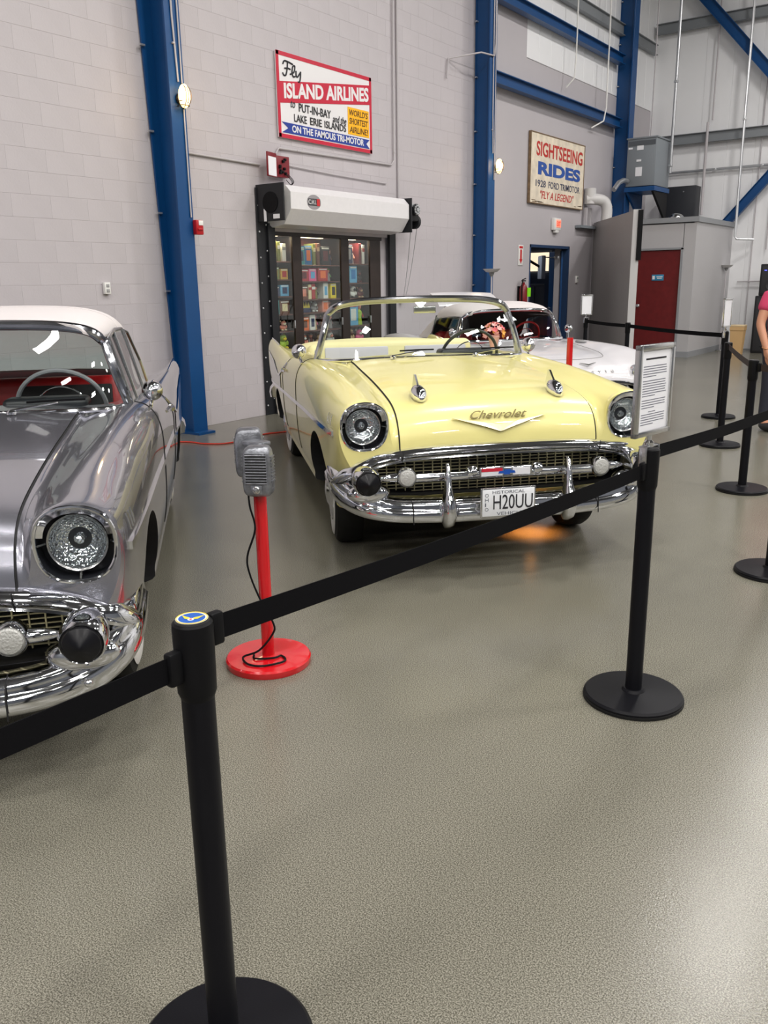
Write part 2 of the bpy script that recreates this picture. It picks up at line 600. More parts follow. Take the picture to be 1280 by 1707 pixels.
def beam(name, p0, p1, hgt, dep, label, m=BLUE, cat='beam'):
    p0, p1 = Vector(p0), Vector(p1)
    d = (p1 - p0)
    r_ = empty(name, p0, 0, label, cat)
    a = d.normalized()
    side = Vector((0, 0, 1)).cross(a)
    side = side.normalized() if side.length > 1e-3 else Vector((1, 0, 0))
    upv = a.cross(side).normalized()
    for nm, off, ww, hh in (('web', 0, 0.012, hgt), ('top_flange', hgt / 2, dep, 0.014), ('bottom_flange', -hgt / 2, dep, 0.014)):
        c = upv * off
        MB().ribbon([c, d + c], upv * hh / 2, side * ww / 2).build(nm, m, r_, smooth=False)
    return r_
beam('wall_beam', (0.16, 13.12, 4.80), (0.16, 18.84, 4.80), 0.17, 0.14, 'lower blue steel beam running level above the sightseeing sign')
beam('wall_beam', (0.16, 13.12, 6.02), (0.16, 18.84, 6.02), 0.17, 0.14, 'upper blue steel beam running level between two blue columns')
beam('wall_brace', (0.85, 20.85, 7.80), (4.2, 20.85, 4.05), 0.20, 0.12, 'long blue diagonal brace running down the white back wall from the roof', cat='brace')
beam('wall_brace', (1.98, 20.88, 2.80), (5.4, 20.88, 6.7), 0.18, 0.12, 'short blue diagonal brace rising from the grey closet roof', cat='brace')
GIRT = mat('grey_girt', srgb(132, 136, 140), 0.5, 0.1)
beam('wall_girt', (0.1, 20.95, 7.02), (12.0, 20.95, 7.02), 0.2, 0.12, 'upper grey steel girt across the white back wall', GIRT, 'girt')
beam('wall_girt', (0.1, 20.95, 4.66), (12.0, 20.95, 4.66), 0.2, 0.12, 'lower grey steel girt across the white back wall beside the transformer', GIRT, 'girt')
beam('wall_girt', (0.09, 13.2, 6.62), (0.09, 21.0, 6.62), 0.2, 0.1, 'grey steel girt along the side wall above the upper blue beam', GIRT, 'girt')

def pipe(name, pts, r, label, m=GALV, cat='pipe', straps=()):
    p0 = Vector(pts[0])
    r_ = empty(name, p0, 0, label, cat)
    MB().tube([Vector(p) - p0 for p in pts], r, 10).build('tube', m, r_)
    for q in straps:
        c = Vector(q) - p0
        MB().box(c, (r * 2.6, r * 2.6, r * 1.6), bev=r * 0.3).build('strap', m, r_)
    return r_
pipe('conduit_pipe', [(1.09, 19.50, 8.6), (1.09, 19.50, 4.1), (1.09, 19.50, 3.80)], 0.03, 'thick galvanised pipe dropping straight into the side of the grey transformer', straps=[(1.09, 19.50, 5.6), (1.09, 19.50, 3.95)])
pipe('conduit_pipe', [(0.45, 21.0, 3.97), (12.0, 21.0, 3.97)], 0.03, 'level galvanised pipe running along the white back wall from the transformer', straps=[(1.6, 21.0, 3.97), (2.6, 21.0, 3.97)])
pipe('conduit_pipe', [(2.22, 20.7, 8.6), (2.24, 20.7, 2.50), (2.27, 20.72, 2.44), (2.6, 20.9, 2.42)], 0.028, 'slim bright pipe dropping past the closet roof in front of the blue brace', mat('bright_pipe', (0.75, 0.76, 0.78), 0.3, 0.7), straps=[(2.23, 20.7, 4.9)])
pipe('conduit_pipe', [(0.62, 19.5, 8.6), (0.62, 19.5, 4.50)], 0.012, 'thin grey cable conduit dropping onto the transformer top', CONDUIT)
pipe('strut_channel', [(1.42, 20.84, 4.95), (1.42, 20.84, 3.0)], 0.03, 'pale vertical strut channel fixed over the lower girt beside the black cabinet', CONDUIT, 'strut')
pipe('strut_channel', [(1.48, 20.95, 8.0), (1.48, 20.95, 5.0)], 0.016, 'thin pale vertical strut high on the white back wall', CONDUIT, 'strut')
pipe('conduit_pipe', [(2.55, 21.02, 8.0), (2.55, 21.02, 0.3)], 0.012, 'very thin conduit on the white back wall behind the floor lamp', CONDUIT)
pipe('conduit_pipe', [(2.3, 21.0, 1.52), (3.2, 21.0, 1.52)], 0.016, 'short level conduit with clamps low on the back wall beside the loudspeakers', CONDUIT)
pipe('conduit_pipe', [(2.85, 21.0, 2.2), (2.85, 21.0, 3.6)], 0.016, 'short upright conduit low on the back wall above the loudspeakers', CONDUIT)
# conduits on the block wall
pipe('wall_conduit', [(0.025, 10.71, 8.6), (0.025, 10.69, 3.30), (0.025, 10.62, 3.23), (0.025, 8.26, 3.20), (0.025, 8.20, 3.12)], 0.012, 'thin grey conduit dropping beside the airline sign and turning level under it', CONDUIT, straps=[(0.025, 10.70, 3.4), (0.025, 8.6, 3.205)])
pipe('wall_conduit', [(0.02, 10.80, 8.6), (0.02, 10.80, 2.6)], 0.018, 'straight grey conduit running down the wall to the roll-door motor', CONDUIT)
pipe('wall_conduit', [(0.02, 6.56, 3.0), (0.02, 7.92, 2.98)], 0.012, 'level grey conduit between the first blue column and the red alarm panel', CONDUIT)
pipe('wall_conduit', [(0.02, 8.40, 3.02), (0.02, 9.3, 2.99), (0.02, 10.5, 2.97)], 0.008, 'thin sagging wire line on the wall above the roll door hood', CONDUIT)
for yc, nm in ((6.47, 'blue column beside the silver convertible'), (13.03, 'blue column beside the sightseeing sign')):
    pipe('lamp_conduit', [(0.345, yc - 0.055, 8.6), (0.345, yc - 0.045, 4.2), (0.345, yc - 0.02, 3.6)], 0.010, 'pale conduit feeding the glowing bulkhead lamp on the ' + nm, CONDUIT, straps=[(0.345, yc - 0.05, 3.95)])
    pipe('lamp_conduit', [(0.345, yc + 0.03, 8.6), (0.345, yc + 0.03, 2.30 if yc < 8 else 3.2)], 0.008, 'thin second conduit running down the edge of the ' + nm, CONDUIT)
pipe('wall_conduit', [(0.03, 12.1, 4.6), (0.03, 12.14, 4.88), (0.34, 12.6, 5.0), (0.36, 12.98, 5.02), (0.36, 13.02, 5.2), (0.36, 13.02, 7.0)], 0.012, 'bent pale conduit looping across the middle blue column', CONDUIT)
pipe('drop_pipe', [(0.25, 16.3, 7.2), (0.25, 16.3, 5.6), (0.25, 16.25, 5.25), (0.12, 16.2, 5.1)], 0.014, 'thin pale pipe hung from the upper blue beam', WHITE)
pipe('drop_pipe', [(0.27, 17.8, 7.2), (0.27, 17.8, 4.95), (0.26, 17.72, 4.70), (0.10, 17.5, 4.56)], 0.016, 'thin pale pipe dropping past both blue beams near the corner column', WHITE)

# --- bulkhead lamps on the columns
BULB = mat('glowing_bulb', (1, 0.9, 0.7), 0.4, emit=(1.0, 0.64, 0.24), estr=3.2)
CAGE = mat('bronze_cage', (0.05, 0.035, 0.02), 0.4, 0.6)
for yc, z, lab in ((6.44, 3.44, 'glowing caged bulkhead lamp on the blue column beside the silver convertible'), (13.09, 3.39, 'glowing caged bulkhead lamp on the blue column beside the sightseeing sign')):
    r_ = empty('bulkhead_lamp', (0.335, yc + 0.02, z), 0, lab, 'wall lamp', 'bulkhead lamps on the columns')
    MB().lathe([(0.05, 0), (0.055, 0.02), (0.045, 0.035)], axis=(1, 0, 0)).build('base', CAGE, r_)
    MB().ell((0.075, 0, 0.02), (0.06, 0.058, 0.115)).build('globe', BULB, r_)
    cg = MB()
    for a in (-0.6, 0, 0.6):
        cg.tube([(0.03 + 0.115 * math.cos(t), a * 0.055 * math.cos(t), 0.02 - 0.12 * math.sin(t)) for t in [-1.4 + 0.28 * k for k in range(11)]], 0.004, 6)
    for zz in (-0.05, -0.09):
        cg.tube([(0.055 + 0.06 * math.cos(t), 0.06 * math.sin(t), zz + 0.02) for t in [2 * math.pi * k / 16 for k in range(16)]], 0.004, 6, closed=True)
    cg.build('cage', CAGE, r_)
    pl = bpy.data.lights.new('bulb_light', 'POINT'); pl.energy = 5; pl.color = (1, 0.7, 0.38); pl.shadow_soft_size = 0.08
    po = bpy.data.objects.new('bulb_light', pl); COL.objects.link(po); po.parent = r_; po.location = (0.2, 0, 0.02)

# --- fire pull box, alarm panel, outlet, exit sign, arrow sign, thermostat
r_ = empty('pull_box', (0.34, 6.565, 2.20), 0, 'small red fire alarm pull box at the edge of the blue column', 'alarm box')
MB().box((0.03, 0, 0), (0.06, 0.10, 0.15), bev=0.01).build('box', mat('alarm_red', srgb(176, 20, 28), 0.35), r_)
MB().box((0.062, 0.012, 0.045), (0.008, 0.06, 0.05), bev=0.002).build('label_plate', WHITE, r_)
MB().box((0.066, 0, -0.02), (0.014, 0.07, 0.02), bev=0.004).build('handle', mat('alarm_red', srgb(176, 20, 28)), r_)
ARED = mat('panel_red', srgb(120, 22, 34), 0.4)
r_ = empty('alarm_panel', (0.02, 8.14, 2.98), 0, 'dark red alarm panel with its white-papered cover swung open', 'alarm panel')
MB().box((0.04, 0.10, 0), (0.08, 0.24, 0.24), bev=0.004).build('box', ARED, r_)
gut = MB()
for k in range(9):
    yy, zz = random.uniform(0.03, 0.19), random.uniform(-0.09, 0.09)
    gut.box((0.09, yy, zz), (0.03, 0.03, 0.03), bev=0.004)
gut.build('terminals', BLACK, r_)
MB().box((0.12, -0.14, 0.0), (0.02, 0.22, 0.27), R=RZ(0.25), bev=0.003).build('cover', ARED, r_)
MB().box((0.133, -0.142, -0.02), (0.004, 0.19, 0.21), R=RZ(0.25)).build('paper', PAPER, r_, smooth=False)
wi = MB()
for k in range(3):
    wi.tube(spline([(0.09, 0.12 + 0.03 * k, -0.08), (0.14, 0.18 + 0.02 * k, -0.16), (0.10, 0.21, -0.2), (0.06, 0.17, -0.14)], 4), 0.004, 5)
wi.build('wires', BLACK, r_)
r_ = empty('wall_outlet', (0.005, 5.59, 1.59), 0, 'small white outlet box on the block wall above the silver convertible', 'outlet')
MB().box((0.02, 0, 0), (0.04, 0.07, 0.115), bev=0.005).build('box', WHITE, r_)
MB().box((0.042, 0, 0.025), (0.006, 0.035, 0.03), bev=0.002).box((0.042, 0, -0.025), (0.006, 0.035, 0.03), bev=0.002).build('socket', mat('grey_socket', (0.35, 0.35, 0.35)), r_)
r_ = empty('exit_sign', (0.02, 16.10, 2.60), 0, 'small white exit sign with a lit red panel above the blue door', 'exit sign')
MB().box((0.04, 0, 0.06), (0.07, 0.30, 0.22), bev=0.008).build('housing', WHITE, r_)
MB().box((0.078, 0.03, 0.07), (0.006, 0.20, 0.14)).build('lit_panel', mat('exit_panel', srgb(250, 170, 150), 0.4, emit=srgb(255, 120, 90), estr=0.7), r_, smooth=False)
MB().text('EXIT', (0.0815, -0.05, 0.02), (0, 0.16, 0), (0, 0, 0.09), (1, 0, 0), 0.002, bold=0.02).build('lettering', mat('exit_red', srgb(225, 60, 45), 0.5, emit=srgb(255, 50, 30), estr=0.8), r_, smooth=False)
MB().box((0.04, 0, -0.075), (0.06, 0.14, 0.05), bev=0.006).build('lower_box', WHITE, r_)
r_ = empty('arrow_sign', (0.02, 14.70, 2.06), 0, 'white wall sign with a red arrow pointing down to the extinguisher', 'sign')
MB().box((0.006, 0, 0), (0.008, 0.19, 0.36), bev=0.002).build('plate', WHITE, r_)
REDP = mat('sign_red', srgb(196, 40, 44), 0.5)
ar = MB().prism([(0.011, -0.03, 0.10), (0.011, 0.03, 0.10), (0.011, 0.03, -0.07), (0.011, 0.06, -0.07), (0.011, 0, -0.15), (0.011, -0.06, -0.07), (0.011, -0.03, -0.07)], (0.003, 0, 0))
ar.build('arrow', REDP, r_, smooth=False)
MB().box((0.012, 0, 0.14), (0.003, 0.14, 0.04)).build('top_bar', REDP, r_, smooth=False)
r_ = empty('fire_extinguisher', (0.12, 14.66, 1.16), 0, 'dark red fire extinguisher with a green tag on the wall', 'extinguisher')
EXR = mat('extinguisher_red', srgb(120, 16, 26), 0.3, coat=0.4)
MB().lathe([(0.06, 0), (0.075, 0.02), (0.075, 0.30), (0.05, 0.37), (0.025, 0.39), (0.025, 0.42)], seg=20).build('cylinder', EXR, r_)
MB().box((0, 0.0, 0.445), (0.03, 0.14, 0.02), bev=0.004).box((0, 0.02, 0.475), (0.025, 0.13, 0.015), R=Matrix.Rotation(0.2, 3, 'X'), bev=0.004).build('handle', BLACK, r_)
MB().tube(spline([(0.0, -0.03, 0.43), (0.02, -0.10, 0.38), (0.02, -0.10, 0.2), (0.02, -0.09, 0.08)], 5), 0.012, 8).build('hose', BLACK, r_)
MB().box((0.08, 0.07, 0.24), (0.006, 0.13, 0.16)).build('tag', mat('lime_tag', srgb(140, 230, 40), 0.5), r_, smooth=False)
MB().box((-0.09, 0, 0.2), (0.04, 0.08, 0.3), bev=0.005).build('bracket', BLACK, r_)
r_ = empty('thermostat', (0.02, 17.25, 1.62), 0, 'small white thermostat on the wall beside the blue doorway', 'thermostat')
MB().box((0.015, 0, 0), (0.03, 0.10, 0.14), bev=0.006).build('case', WHITE, r_)
MB().box((0.032, 0, 0.025), (0.004, 0.06, 0.035)).build('display', mat('lcd', (0.3, 0.34, 0.3)), r_, smooth=False)

# --- signs
SWHITE = mat('sign_white', srgb(232, 230, 232), 0.35)
SRED = mat('sign_crimson', srgb(196, 28, 58), 0.35)
SBLUE = mat('sign_navy', srgb(30, 58, 148), 0.35)
SYEL = mat('sign_yellow', srgb(250, 184, 12), 0.35)
SX = 0.035
r_ = empty('airline_sign', (0, 9.21, 3.33), 0, 'white airline sign with slanted red band, red border and yellow panel', 'sign')
A0, A1, ZS0, ZS1 = -0.94, 0.94, 0.0, 0.95
def Q(u, v, dx=0.0):
    return (SX + dx, A0 + (A1 - A0) * u, ZS0 + (ZS1 - ZS0) * v)
MB().box((SX - 0.012, 0, 0.475), (0.022, 1.88, 0.95), bev=0.002, seg=1).build('board', SWHITE, r_, smooth=False)
bd = MB()
for (c, d) in (((SX, 0, 0.02), (0.006, 1.88, 0.045)), ((SX, 0, 0.93), (0.006, 1.88, 0.045)), ((SX, -0.92, 0.475), (0.006, 0.045, 0.95)), ((SX, 0.92, 0.475), (0.006, 0.045, 0.95))):
    bd.box(c, d)
bd.build('border', SRED, r_, smooth=False)
MB().prism([Q(0.01, 0.40), Q(0.99, 0.645), Q(0.99, 0.90), Q(0.01, 0.65)], (0.004, 0, 0)).build('red_band', SRED, r_, smooth=False)
MB().prism([Q(0.72, 0.20), Q(0.965, 0.20), Q(0.965, 0.55), Q(0.72, 0.55)], (0.004, 0, 0)).build('yellow_panel', SYEL, r_, smooth=False)
MB().prism([Q(0.03, 0.06), Q(0.97, 0.055), Q(0.93, 0.115), Q(0.97, 0.175), Q(0.03, 0.185), Q(0.09, 0.12)], (0.004, 0, 0)).build('blue_ribbon', SBLUE, r_, smooth=False)
W_ = A1 - A0; H_ = ZS1 - ZS0
def stext(bm_, s_, u0, v0, u1, v1, slope=0.0, **k):
    bm_.text(s_, Q(u0, v0, 0.0035), (0, W_ * (u1 - u0), H_ * slope), (0, 0, H_ * (v1 - v0)), (1, 0, 0), 0.003, **k)
t1 = MB(); stext(t1, 'ISLAND AIRLINES', 0.06, 0.462, 0.965, 0.645, slope=0.215, bold=0.035)
t1.build('lettering', SWHITE, r_, smooth=False)
for a_ in (('to', 0.12, 0.375, 0.165, 0.455, 0.25, 0), ('PUT-IN-BAY', 0.20, 0.345, 0.53, 0.445, 0, .006), ('and the', 0.55, 0.31, 0.70, 0.40, 0.25, 0), ('LAKE', 0.15, 0.215, 0.275, 0.305, 0, .006), ('ERIE', 0.31, 0.215, 0.43, 0.305, 0, .006), ('ISLANDS', 0.46, 0.215, 0.695, 0.305, 0, .006)):
    t2 = MB()
    stext(t2, a_[0], *a_[1:5], shear=a_[5], bold=a_[6])
    t2.build('lettering', INK, r_, smooth=False)
t3 = MB(); stext(t3, 'ON THE FAMOUS TRI-MOTOR', 0.125, 0.08, 0.90, 0.165, bold=0.025)
t3.build('lettering', SWHITE, r_, smooth=False)
for i_, s_ in enumerate(("WORLD'S", 'SHORTEST', 'AIRLINE!')):
    t4 = MB()
    stext(t4, s_, 0.735, 0.445 - 0.11 * i_, 0.95, 0.525 - 0.11 * i_, bold=0.008, shear=0.15)
    t4.build('lettering', mat('brown_ink', srgb(70, 30, 10), 0.5), r_, smooth=False)
fl = MB()
def stroke(pts, rr=0.009):
    P = spline([Q(u, v, 0.004) for u, v in pts], 6)
    fl.tube(P, rr, 6)
stroke([(0.06, 0.86), (0.075, 0.90), (0.11, 0.90), (0.155, 0.885)])
stroke([(0.105, 0.90), (0.10, 0.82), (0.085, 0.74), (0.065, 0.735), (0.055, 0.76)])
stroke([(0.075, 0.815), (0.105, 0.825), (0.13, 0.82)])
stroke([(0.125, 0.76), (0.165, 0.80), (0.175, 0.87), (0.155, 0.86), (0.145, 0.79), (0.155, 0.745), (0.175, 0.75)])
stroke([(0.185, 0.82), (0.185, 0.765), (0.20, 0.755), (0.225, 0.81)])
stroke([(0.23, 0.825), (0.225, 0.75), (0.215, 0.70), (0.20, 0.695)])
fl.build('script_lettering', INK, r_)

r_ = empty('sightseeing_sign', (0.03, 16.10, 2.985), 0, 'weathered cream sightseeing rides sign with red and blue lettering', 'sign')
CREAM = mat('weathered_cream', srgb(226, 214, 194), 0.6, noise=0.16, nscale=6)
MB().box((0.02, 0, 0.61), (0.035, 2.38, 1.22), bev=0.004, seg=1).build('board', CREAM, r_, smooth=False)
fr = MB()
RUST = mat('rusty_rim', srgb(122, 100, 76), 0.7, noise=0.3, nscale=15)
for (c, d) in (((0.022, 0, 0.006), (0.05, 2.40, 0.016)), ((0.022, 0, 1.214), (0.05, 2.40, 0.016)), ((0.022, -1.194, 0.61), (0.05, 0.014, 1.22)), ((0.022, 1.194, 0.61), (0.05, 0.014, 1.22))):
    fr.box(c, d)
fr.build('rim', RUST, r_, smooth=False)
def t_line(s_, y0, y1, z0, z1, m, **k):
    MB().text(s_, (0.0385, y0, z0), (0, y1 - y0, 0), (0, 0, z1 - z0), (1, 0, 0), 0.003, **k).build('lettering', m, r_, smooth=False)
t_line('SIGHTSEEING', -0.96, 1.10, 0.83, 1.08, mat('faded_red', srgb(190, 50, 44), 0.5), bold=0.02)
t_line('RIDES', -0.88, 1.02, 0.51, 0.74, mat('faded_blue', srgb(44, 84, 164), 0.5), bold=0.045)
t_line('1928', -0.96, -0.54, 0.30, 0.42, mat('faded_slate', srgb(70, 74, 96), 0.5), bold=0.012)
t_line('FORD TRIMOTOR', -0.42, 1.02, 0.30, 0.42, mat('faded_slate', srgb(70, 74, 96), 0.5), bold=0.012)
t_line('"FLY A LEGEND"', -0.76, 0.74, 0.10, 0.24, mat('faded_red', srgb(190, 50, 44)), bold=0.01, shear=0.2)
st = MB()
for yy, zz, ww in ((-0.85, 0.035, 0.5), (1.0, 0.05, 0.3)):
    for k in range(5):
        st.box((0.0385, yy + random.uniform(-0.2, 0.2), zz + random.uniform(-0.01, 0.03)), (0.002, ww * random.uniform(0.2, 0.6), 0.012))
st.build('rust_streaks', RUST, r_, smooth=False)

# --- roll-up door over the cabinet niche
RDY = 8.12
r_ = empty('roll_up_door', (0, RDY, 0), 0, 'white octagonal roll-up door hood with black brackets, guides and chain hoist', 'roll door')
HOOD = mat('hood_white', srgb(222, 220, 222), 0.4, noise=0.02)
yh0, yh1 = -0.12, 2.36
prof = [(0.03, 2.33), (0.03, 2.66), (0.12, 2.74), (0.34, 2.74), (0.42, 2.66), (0.42, 2.47), (0.30, 2.30), (0.10, 2.27)]
MB().prism([(x, yh0, z) for x, z in prof], (0, yh1 - yh0, 0)).build('hood', HOOD, r_, smooth=False)
BRK = mat('black_bracket', (0.010, 0.011, 0.014), 0.5)
MB().box((0.23, yh0 - 0.15, 2.54), (0.44, 0.02, 0.42), bev=0.003, seg=1).build('end_bracket', BRK, r_, smooth=False)
MB().cyl((0.24, yh0 - 0.168, 2.54), (0.24, yh0 - 0.16, 2.54), 0.12, seg=20).build('end_cap', BLACK, r_)
MB().box((0.33, yh0 - 0.163, 2.38), (0.10, 0.004, 0.05)).box((0.15, yh0 - 0.163, 2.40), (0.04, 0.004, 0.14)).build('sticker', PAPER, r_, smooth=False)
MB().box((0.02, -0.145, 1.36), (0.018, 0.31, 2.72), bev=0.002, seg=1).build('guide_plate', BRK, r_, smooth=False)
MB().box((0.045, -0.10, 1.16), (0.04, 0.10, 2.32), bev=0.003, seg=1).build('guide_rail', BRK, r_, smooth=False)
MB().box((0.02, 2.49, 1.15), (0.05, 0.15, 2.30), bev=0.003, seg=1).build('guide_rail', BRK, r_, smooth=False)
for k in range(9):
    for yy in (-0.27, -0.15):
        MB().ell((0.032, yy, 0.12 + k * 0.30 + (0.08 if yy > -0.2 else 0)), (0.008, 0.012, 0.012), seg=8, rings=6).build('bolt_head', GALV, r_)
MB().box((0.25, yh1 + 0.03, 2.52), (0.40, 0.02, 0.46), bev=0.003, seg=1).build('end_bracket', BRK, r_, smooth=False)
mo = MB().box((0.27, yh1 + 0.16, 2.57), (0.26, 0.24, 0.24), bev=0.02).cyl((0.41, yh1 + 0.16, 2.60), (0.45, yh1 + 0.16, 2.60), 0.08, seg=18)
mo.cyl((0.30, yh1 + 0.28, 2.45), (0.30, yh1 + 0.34, 2.45), 0.10, seg=20)
mo.build('hoist_motor', BRK, r_)
g_ = MB()
for k in range(10):
    a = 2 * math.pi * k / 10
    g_.box((0.455, yh1 + 0.16 + 0.055 * math.cos(a), 2.60 + 0.055 * math.sin(a)), (0.02, 0.03, 0.03), bev=0.005)
g_.cyl((0.44, yh1 + 0.16, 2.60), (0.47, yh1 + 0.16, 2.60), 0.03, seg=14).box((0.41, yh1 + 0.10, 2.66), (0.03, 0.10, 0.05), bev=0.006)
g_.build('gear_cover', GALV, r_)
ch = MB()
for dy in (0.0, 0.16):
    P0 = Vector((0.30, yh1 + 0.24 + dy, 2.45)); P1 = Vector((0.06, 2.72 + dy * 0.3, 1.35))
    ch.tube([P0.lerp(P1, t / 10) + Vector((0, 0, -0.10 * math.sin(math.pi * t / 10))) for t in range(11)], 0.005, 5)
ch.build('hand_chain', GALV, r_)
MB().box((0.04, 2.72, 1.33), (0.05, 0.06, 0.05), bev=0.005).build('chain_keeper', BLACK, r_)
lg = [(0.4205, 0.30 + 0.13 * math.cos(2 * math.pi * k / 28), 2.565 + 0.085 * math.sin(2 * math.pi * k / 28)) for k in range(28)]
MB().prism(lg, (0.003, 0, 0)).build('maker_badge', mat('badge_grey', srgb(150, 146, 150), 0.5), r_, smooth=False)
MB().box((0.425, 0.30, 2.565), (0.002, 0.22, 0.08)).build('badge_band', mat('badge_dark', srgb(60, 60, 64), 0.5), r_, smooth=False)
MB().text('C.H.I.', (0.4265, 0.195, 2.54), (0, 0.14, 0), (0, 0, 0.052), (1, 0, 0), 0.002, bold=0.0).build('lettering', SWHITE, r_, smooth=False)
MB().box((0.427, 0.375, 2.565), (0.003, 0.055, 0.08)).build('badge_block', REDP, r_, smooth=False)

# --- closet, red door, partition
CF, CX0, CX1, CZ = 18.35, 0.02, 2.09, 2.76
r_ = MB()
for (c, d) in (((0.45, CF + 0.05, CZ / 2), (0.90, 0.10, CZ)), ((1.965, CF + 0.05, CZ / 2), (0.25, 0.10, CZ)), ((1.36, CF + 0.05, 2.47), (0.98, 0.10, 0.58)),
               ((CX1 - 0.05, (CF + YB) / 2 + 0.05, CZ / 2), (0.10, YB - CF - 0.1, CZ)), ((CX1 / 2, (CF + YB) / 2, CZ - 0.04), (CX1 - 0.1, YB - CF, 0.06))):
    r_.box(c, d)
closet = r_.build('closet_room', CLOSET, smooth=False)
tag(closet, 'grey closet room with a flat roof built into the corner', 'closet')
MB().box((CX1 / 2 + 0.02, CF - 0.012, CZ + 0.0), (CX1 + 0.06, 0.05, 0.10)).box((CX1 + 0.012, (CF + YB) / 2, CZ), (0.05, YB - CF, 0.10)).build('roof_trim', mat('trim_grey', srgb(140, 142, 146), 0.5), closet, smooth=False)
MB().box((CX1 - 0.12, CF - 0.006, 0.06), (0.24, 0.012, 0.12)).box((CX1 + 0.006, (CF + YB) / 2, 0.06), (0.012, YB - CF, 0.12)).build('baseboard', mat('trim_grey', srgb(140, 142, 146)), closet, smooth=False)
MB().box((0.885, CF - 0.008, 1.10), (0.04, 0.06, 2.22)).box((1.835, CF - 0.008, 1.10), (0.04, 0.06, 2.22)).box((1.36, CF - 0.008, 2.20), (0.99, 0.06, 0.04)).build('door_frame', mat('trim_grey', srgb(140, 142, 146)), closet, smooth=False)
r_ = empty('door_1', (1.36, CF, 0), 0)
r_['kind'] = 'structure'
DRED = mat('red_mahogany_door', srgb(104, 26, 28), 0.35, noise=0.14, nscale=9)
MB().box((0, 0.03, 1.09), (0.91, 0.045, 2.17), bev=0.003, seg=1).build('door_leaf', DRED, r_, smooth=False)
MB().lathe([(0.03, 0), (0.03, 0.01), (0.012, 0.015), (0.012, 0.04), (0.03, 0.05), (0.032, 0.065), (0.02, 0.08)], (-0.38, 0.008, 1.06), (0, -1, 0), 16).build('door_knob', CHROME, r_)
MB().box((0.0, 0.002, 1.63), (0.25, 0.008, 0.12), bev=0.002).build('door_sign', mat('sign_cyan', srgb(50, 130, 170), 0.5), r_)
MB().box((-0.085, -0.004, 1.63), (0.05, 0.003, 0.07)).box((0.04, -0.004, 1.645), (0.13, 0.003, 0.015)).box((0.04, -0.004, 1.615), (0.10, 0.003, 0.015)).build('sign_print', SWHITE, r_, smooth=False)
# free-standing partition from the wall corner
PA = Vector((0.03, 18.02, 0)); PB = Vector((1.84, 15.42, 0))
dv = (PB - PA); nv = Vector((dv.y, -dv.x, 0)).normalized()
r_ = empty('partition_wall', PA, 0, 'tall plain grey partition panel standing between the blue doorway and red door', 'partition')
MB().prism([Vector((0, 0, 0)), dv, dv + Vector((0, 0, 2.77)), Vector((0, 0, 2.77))], -nv * 0.12).build('panel', mat('partition_paint', srgb(166, 163, 162), 0.5, noise=0.03), r_, smooth=False)
ed = dv.normalized()
MB().prism([dv + ed * 0.004 + nv * 0.004, dv + ed * 0.03 + nv * 0.004, dv + ed * 0.03 - nv * 0.13, dv + ed * 0.004 - nv * 0.13], (0, 0, 2.79)).build('end_trim', mat('partition_trim', srgb(190, 188, 188), 0.5), r_, smooth=False)
zo = Vector((0, 0, 1.93))
MB().prism([zo + dv + ed * 0.032 - nv * 0.08, zo + dv + ed * 0.07 - nv * 0.08, zo + dv + ed * 0.07 - nv * 0.16, zo + dv + ed * 0.032 - nv * 0.16], (0, 0, 0.85)).build('edge_strip', BLACK, r_, smooth=False)

# --- blue door ajar and the room beyond
r_ = empty('door_2', (-0.10, DRY1 - 0.06, 0), 0)
r_['kind'] = 'structure'
leaf = MB().box((-0.47, 0, 1.10), (0.92, 0.045, 2.18), bev=0.003, seg=1)
leaf.build('door_leaf', BLUE, r_, smooth=False)
MB().box((-0.25, -0.05, 2.06), (0.30, 0.05, 0.06), bev=0.006).tube([(-0.38, -0.06, 2.06), (-0.62, -0.20, 2.08), (-0.30, -0.30, 2.09)], 0.012, 6).build('door_closer', GALV, r_)
MB().lathe([(0.03, 0), (0.03, 0.01), (0.012, 0.015), (0.012, 0.05), (0.028, 0.06), (0.026, 0.08)], (-0.85, -0.022, 1.02), (0, -1, 0), 14).build('door_knob', CHROME_SOFT, r_)
r_.rotation_euler = (0, 0, math.radians(-50))
MB().box((-0.06, (DRY0 + DRY1) / 2, DRZ - 0.02), (0.16, DRY1 - DRY0, 0.05)).box((-0.06, DRY0 + 0.02, DRZ / 2), (0.16, 0.05, DRZ)).box((-0.06, DRY1 - 0.02, DRZ / 2), (0.16, 0.05, DRZ)).build('trim_1', mat('frame_blue', srgb(40, 62, 96), 0.45), kind='structure', smooth=False)
# the lobby behind the blue door
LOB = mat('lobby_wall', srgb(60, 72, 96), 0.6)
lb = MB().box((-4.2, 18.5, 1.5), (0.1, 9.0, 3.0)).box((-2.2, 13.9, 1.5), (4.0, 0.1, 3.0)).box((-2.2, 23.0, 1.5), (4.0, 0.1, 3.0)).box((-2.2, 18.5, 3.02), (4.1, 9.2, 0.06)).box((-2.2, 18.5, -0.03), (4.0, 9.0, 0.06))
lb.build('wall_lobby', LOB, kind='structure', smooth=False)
r_ = empty('window_1', (-3.70, 22.9, 1.62), math.radians(-90))
r_['kind'] = 'structure'
MB().box((0, 0, 0.5), (0.02, 0.9, 0.5)).build('window_pane', mat('daylit_window', (1, 1, 1), 0.5, emit=(1.0, 0.80, 0.56), estr=1.1), r_, smooth=False)
MB().box((0.03, -0.47, 0.5), (0.06, 0.05, 0.6)).box((0.03, 0.47, 0.5), (0.06, 0.05, 0.6)).box((0.03, 0, 0.775), (0.06, 0.9, 0.05)).box((0.03, 0, 0.225), (0.06, 0.9, 0.05)).build('window_frame', WHITE, r_, smooth=False)
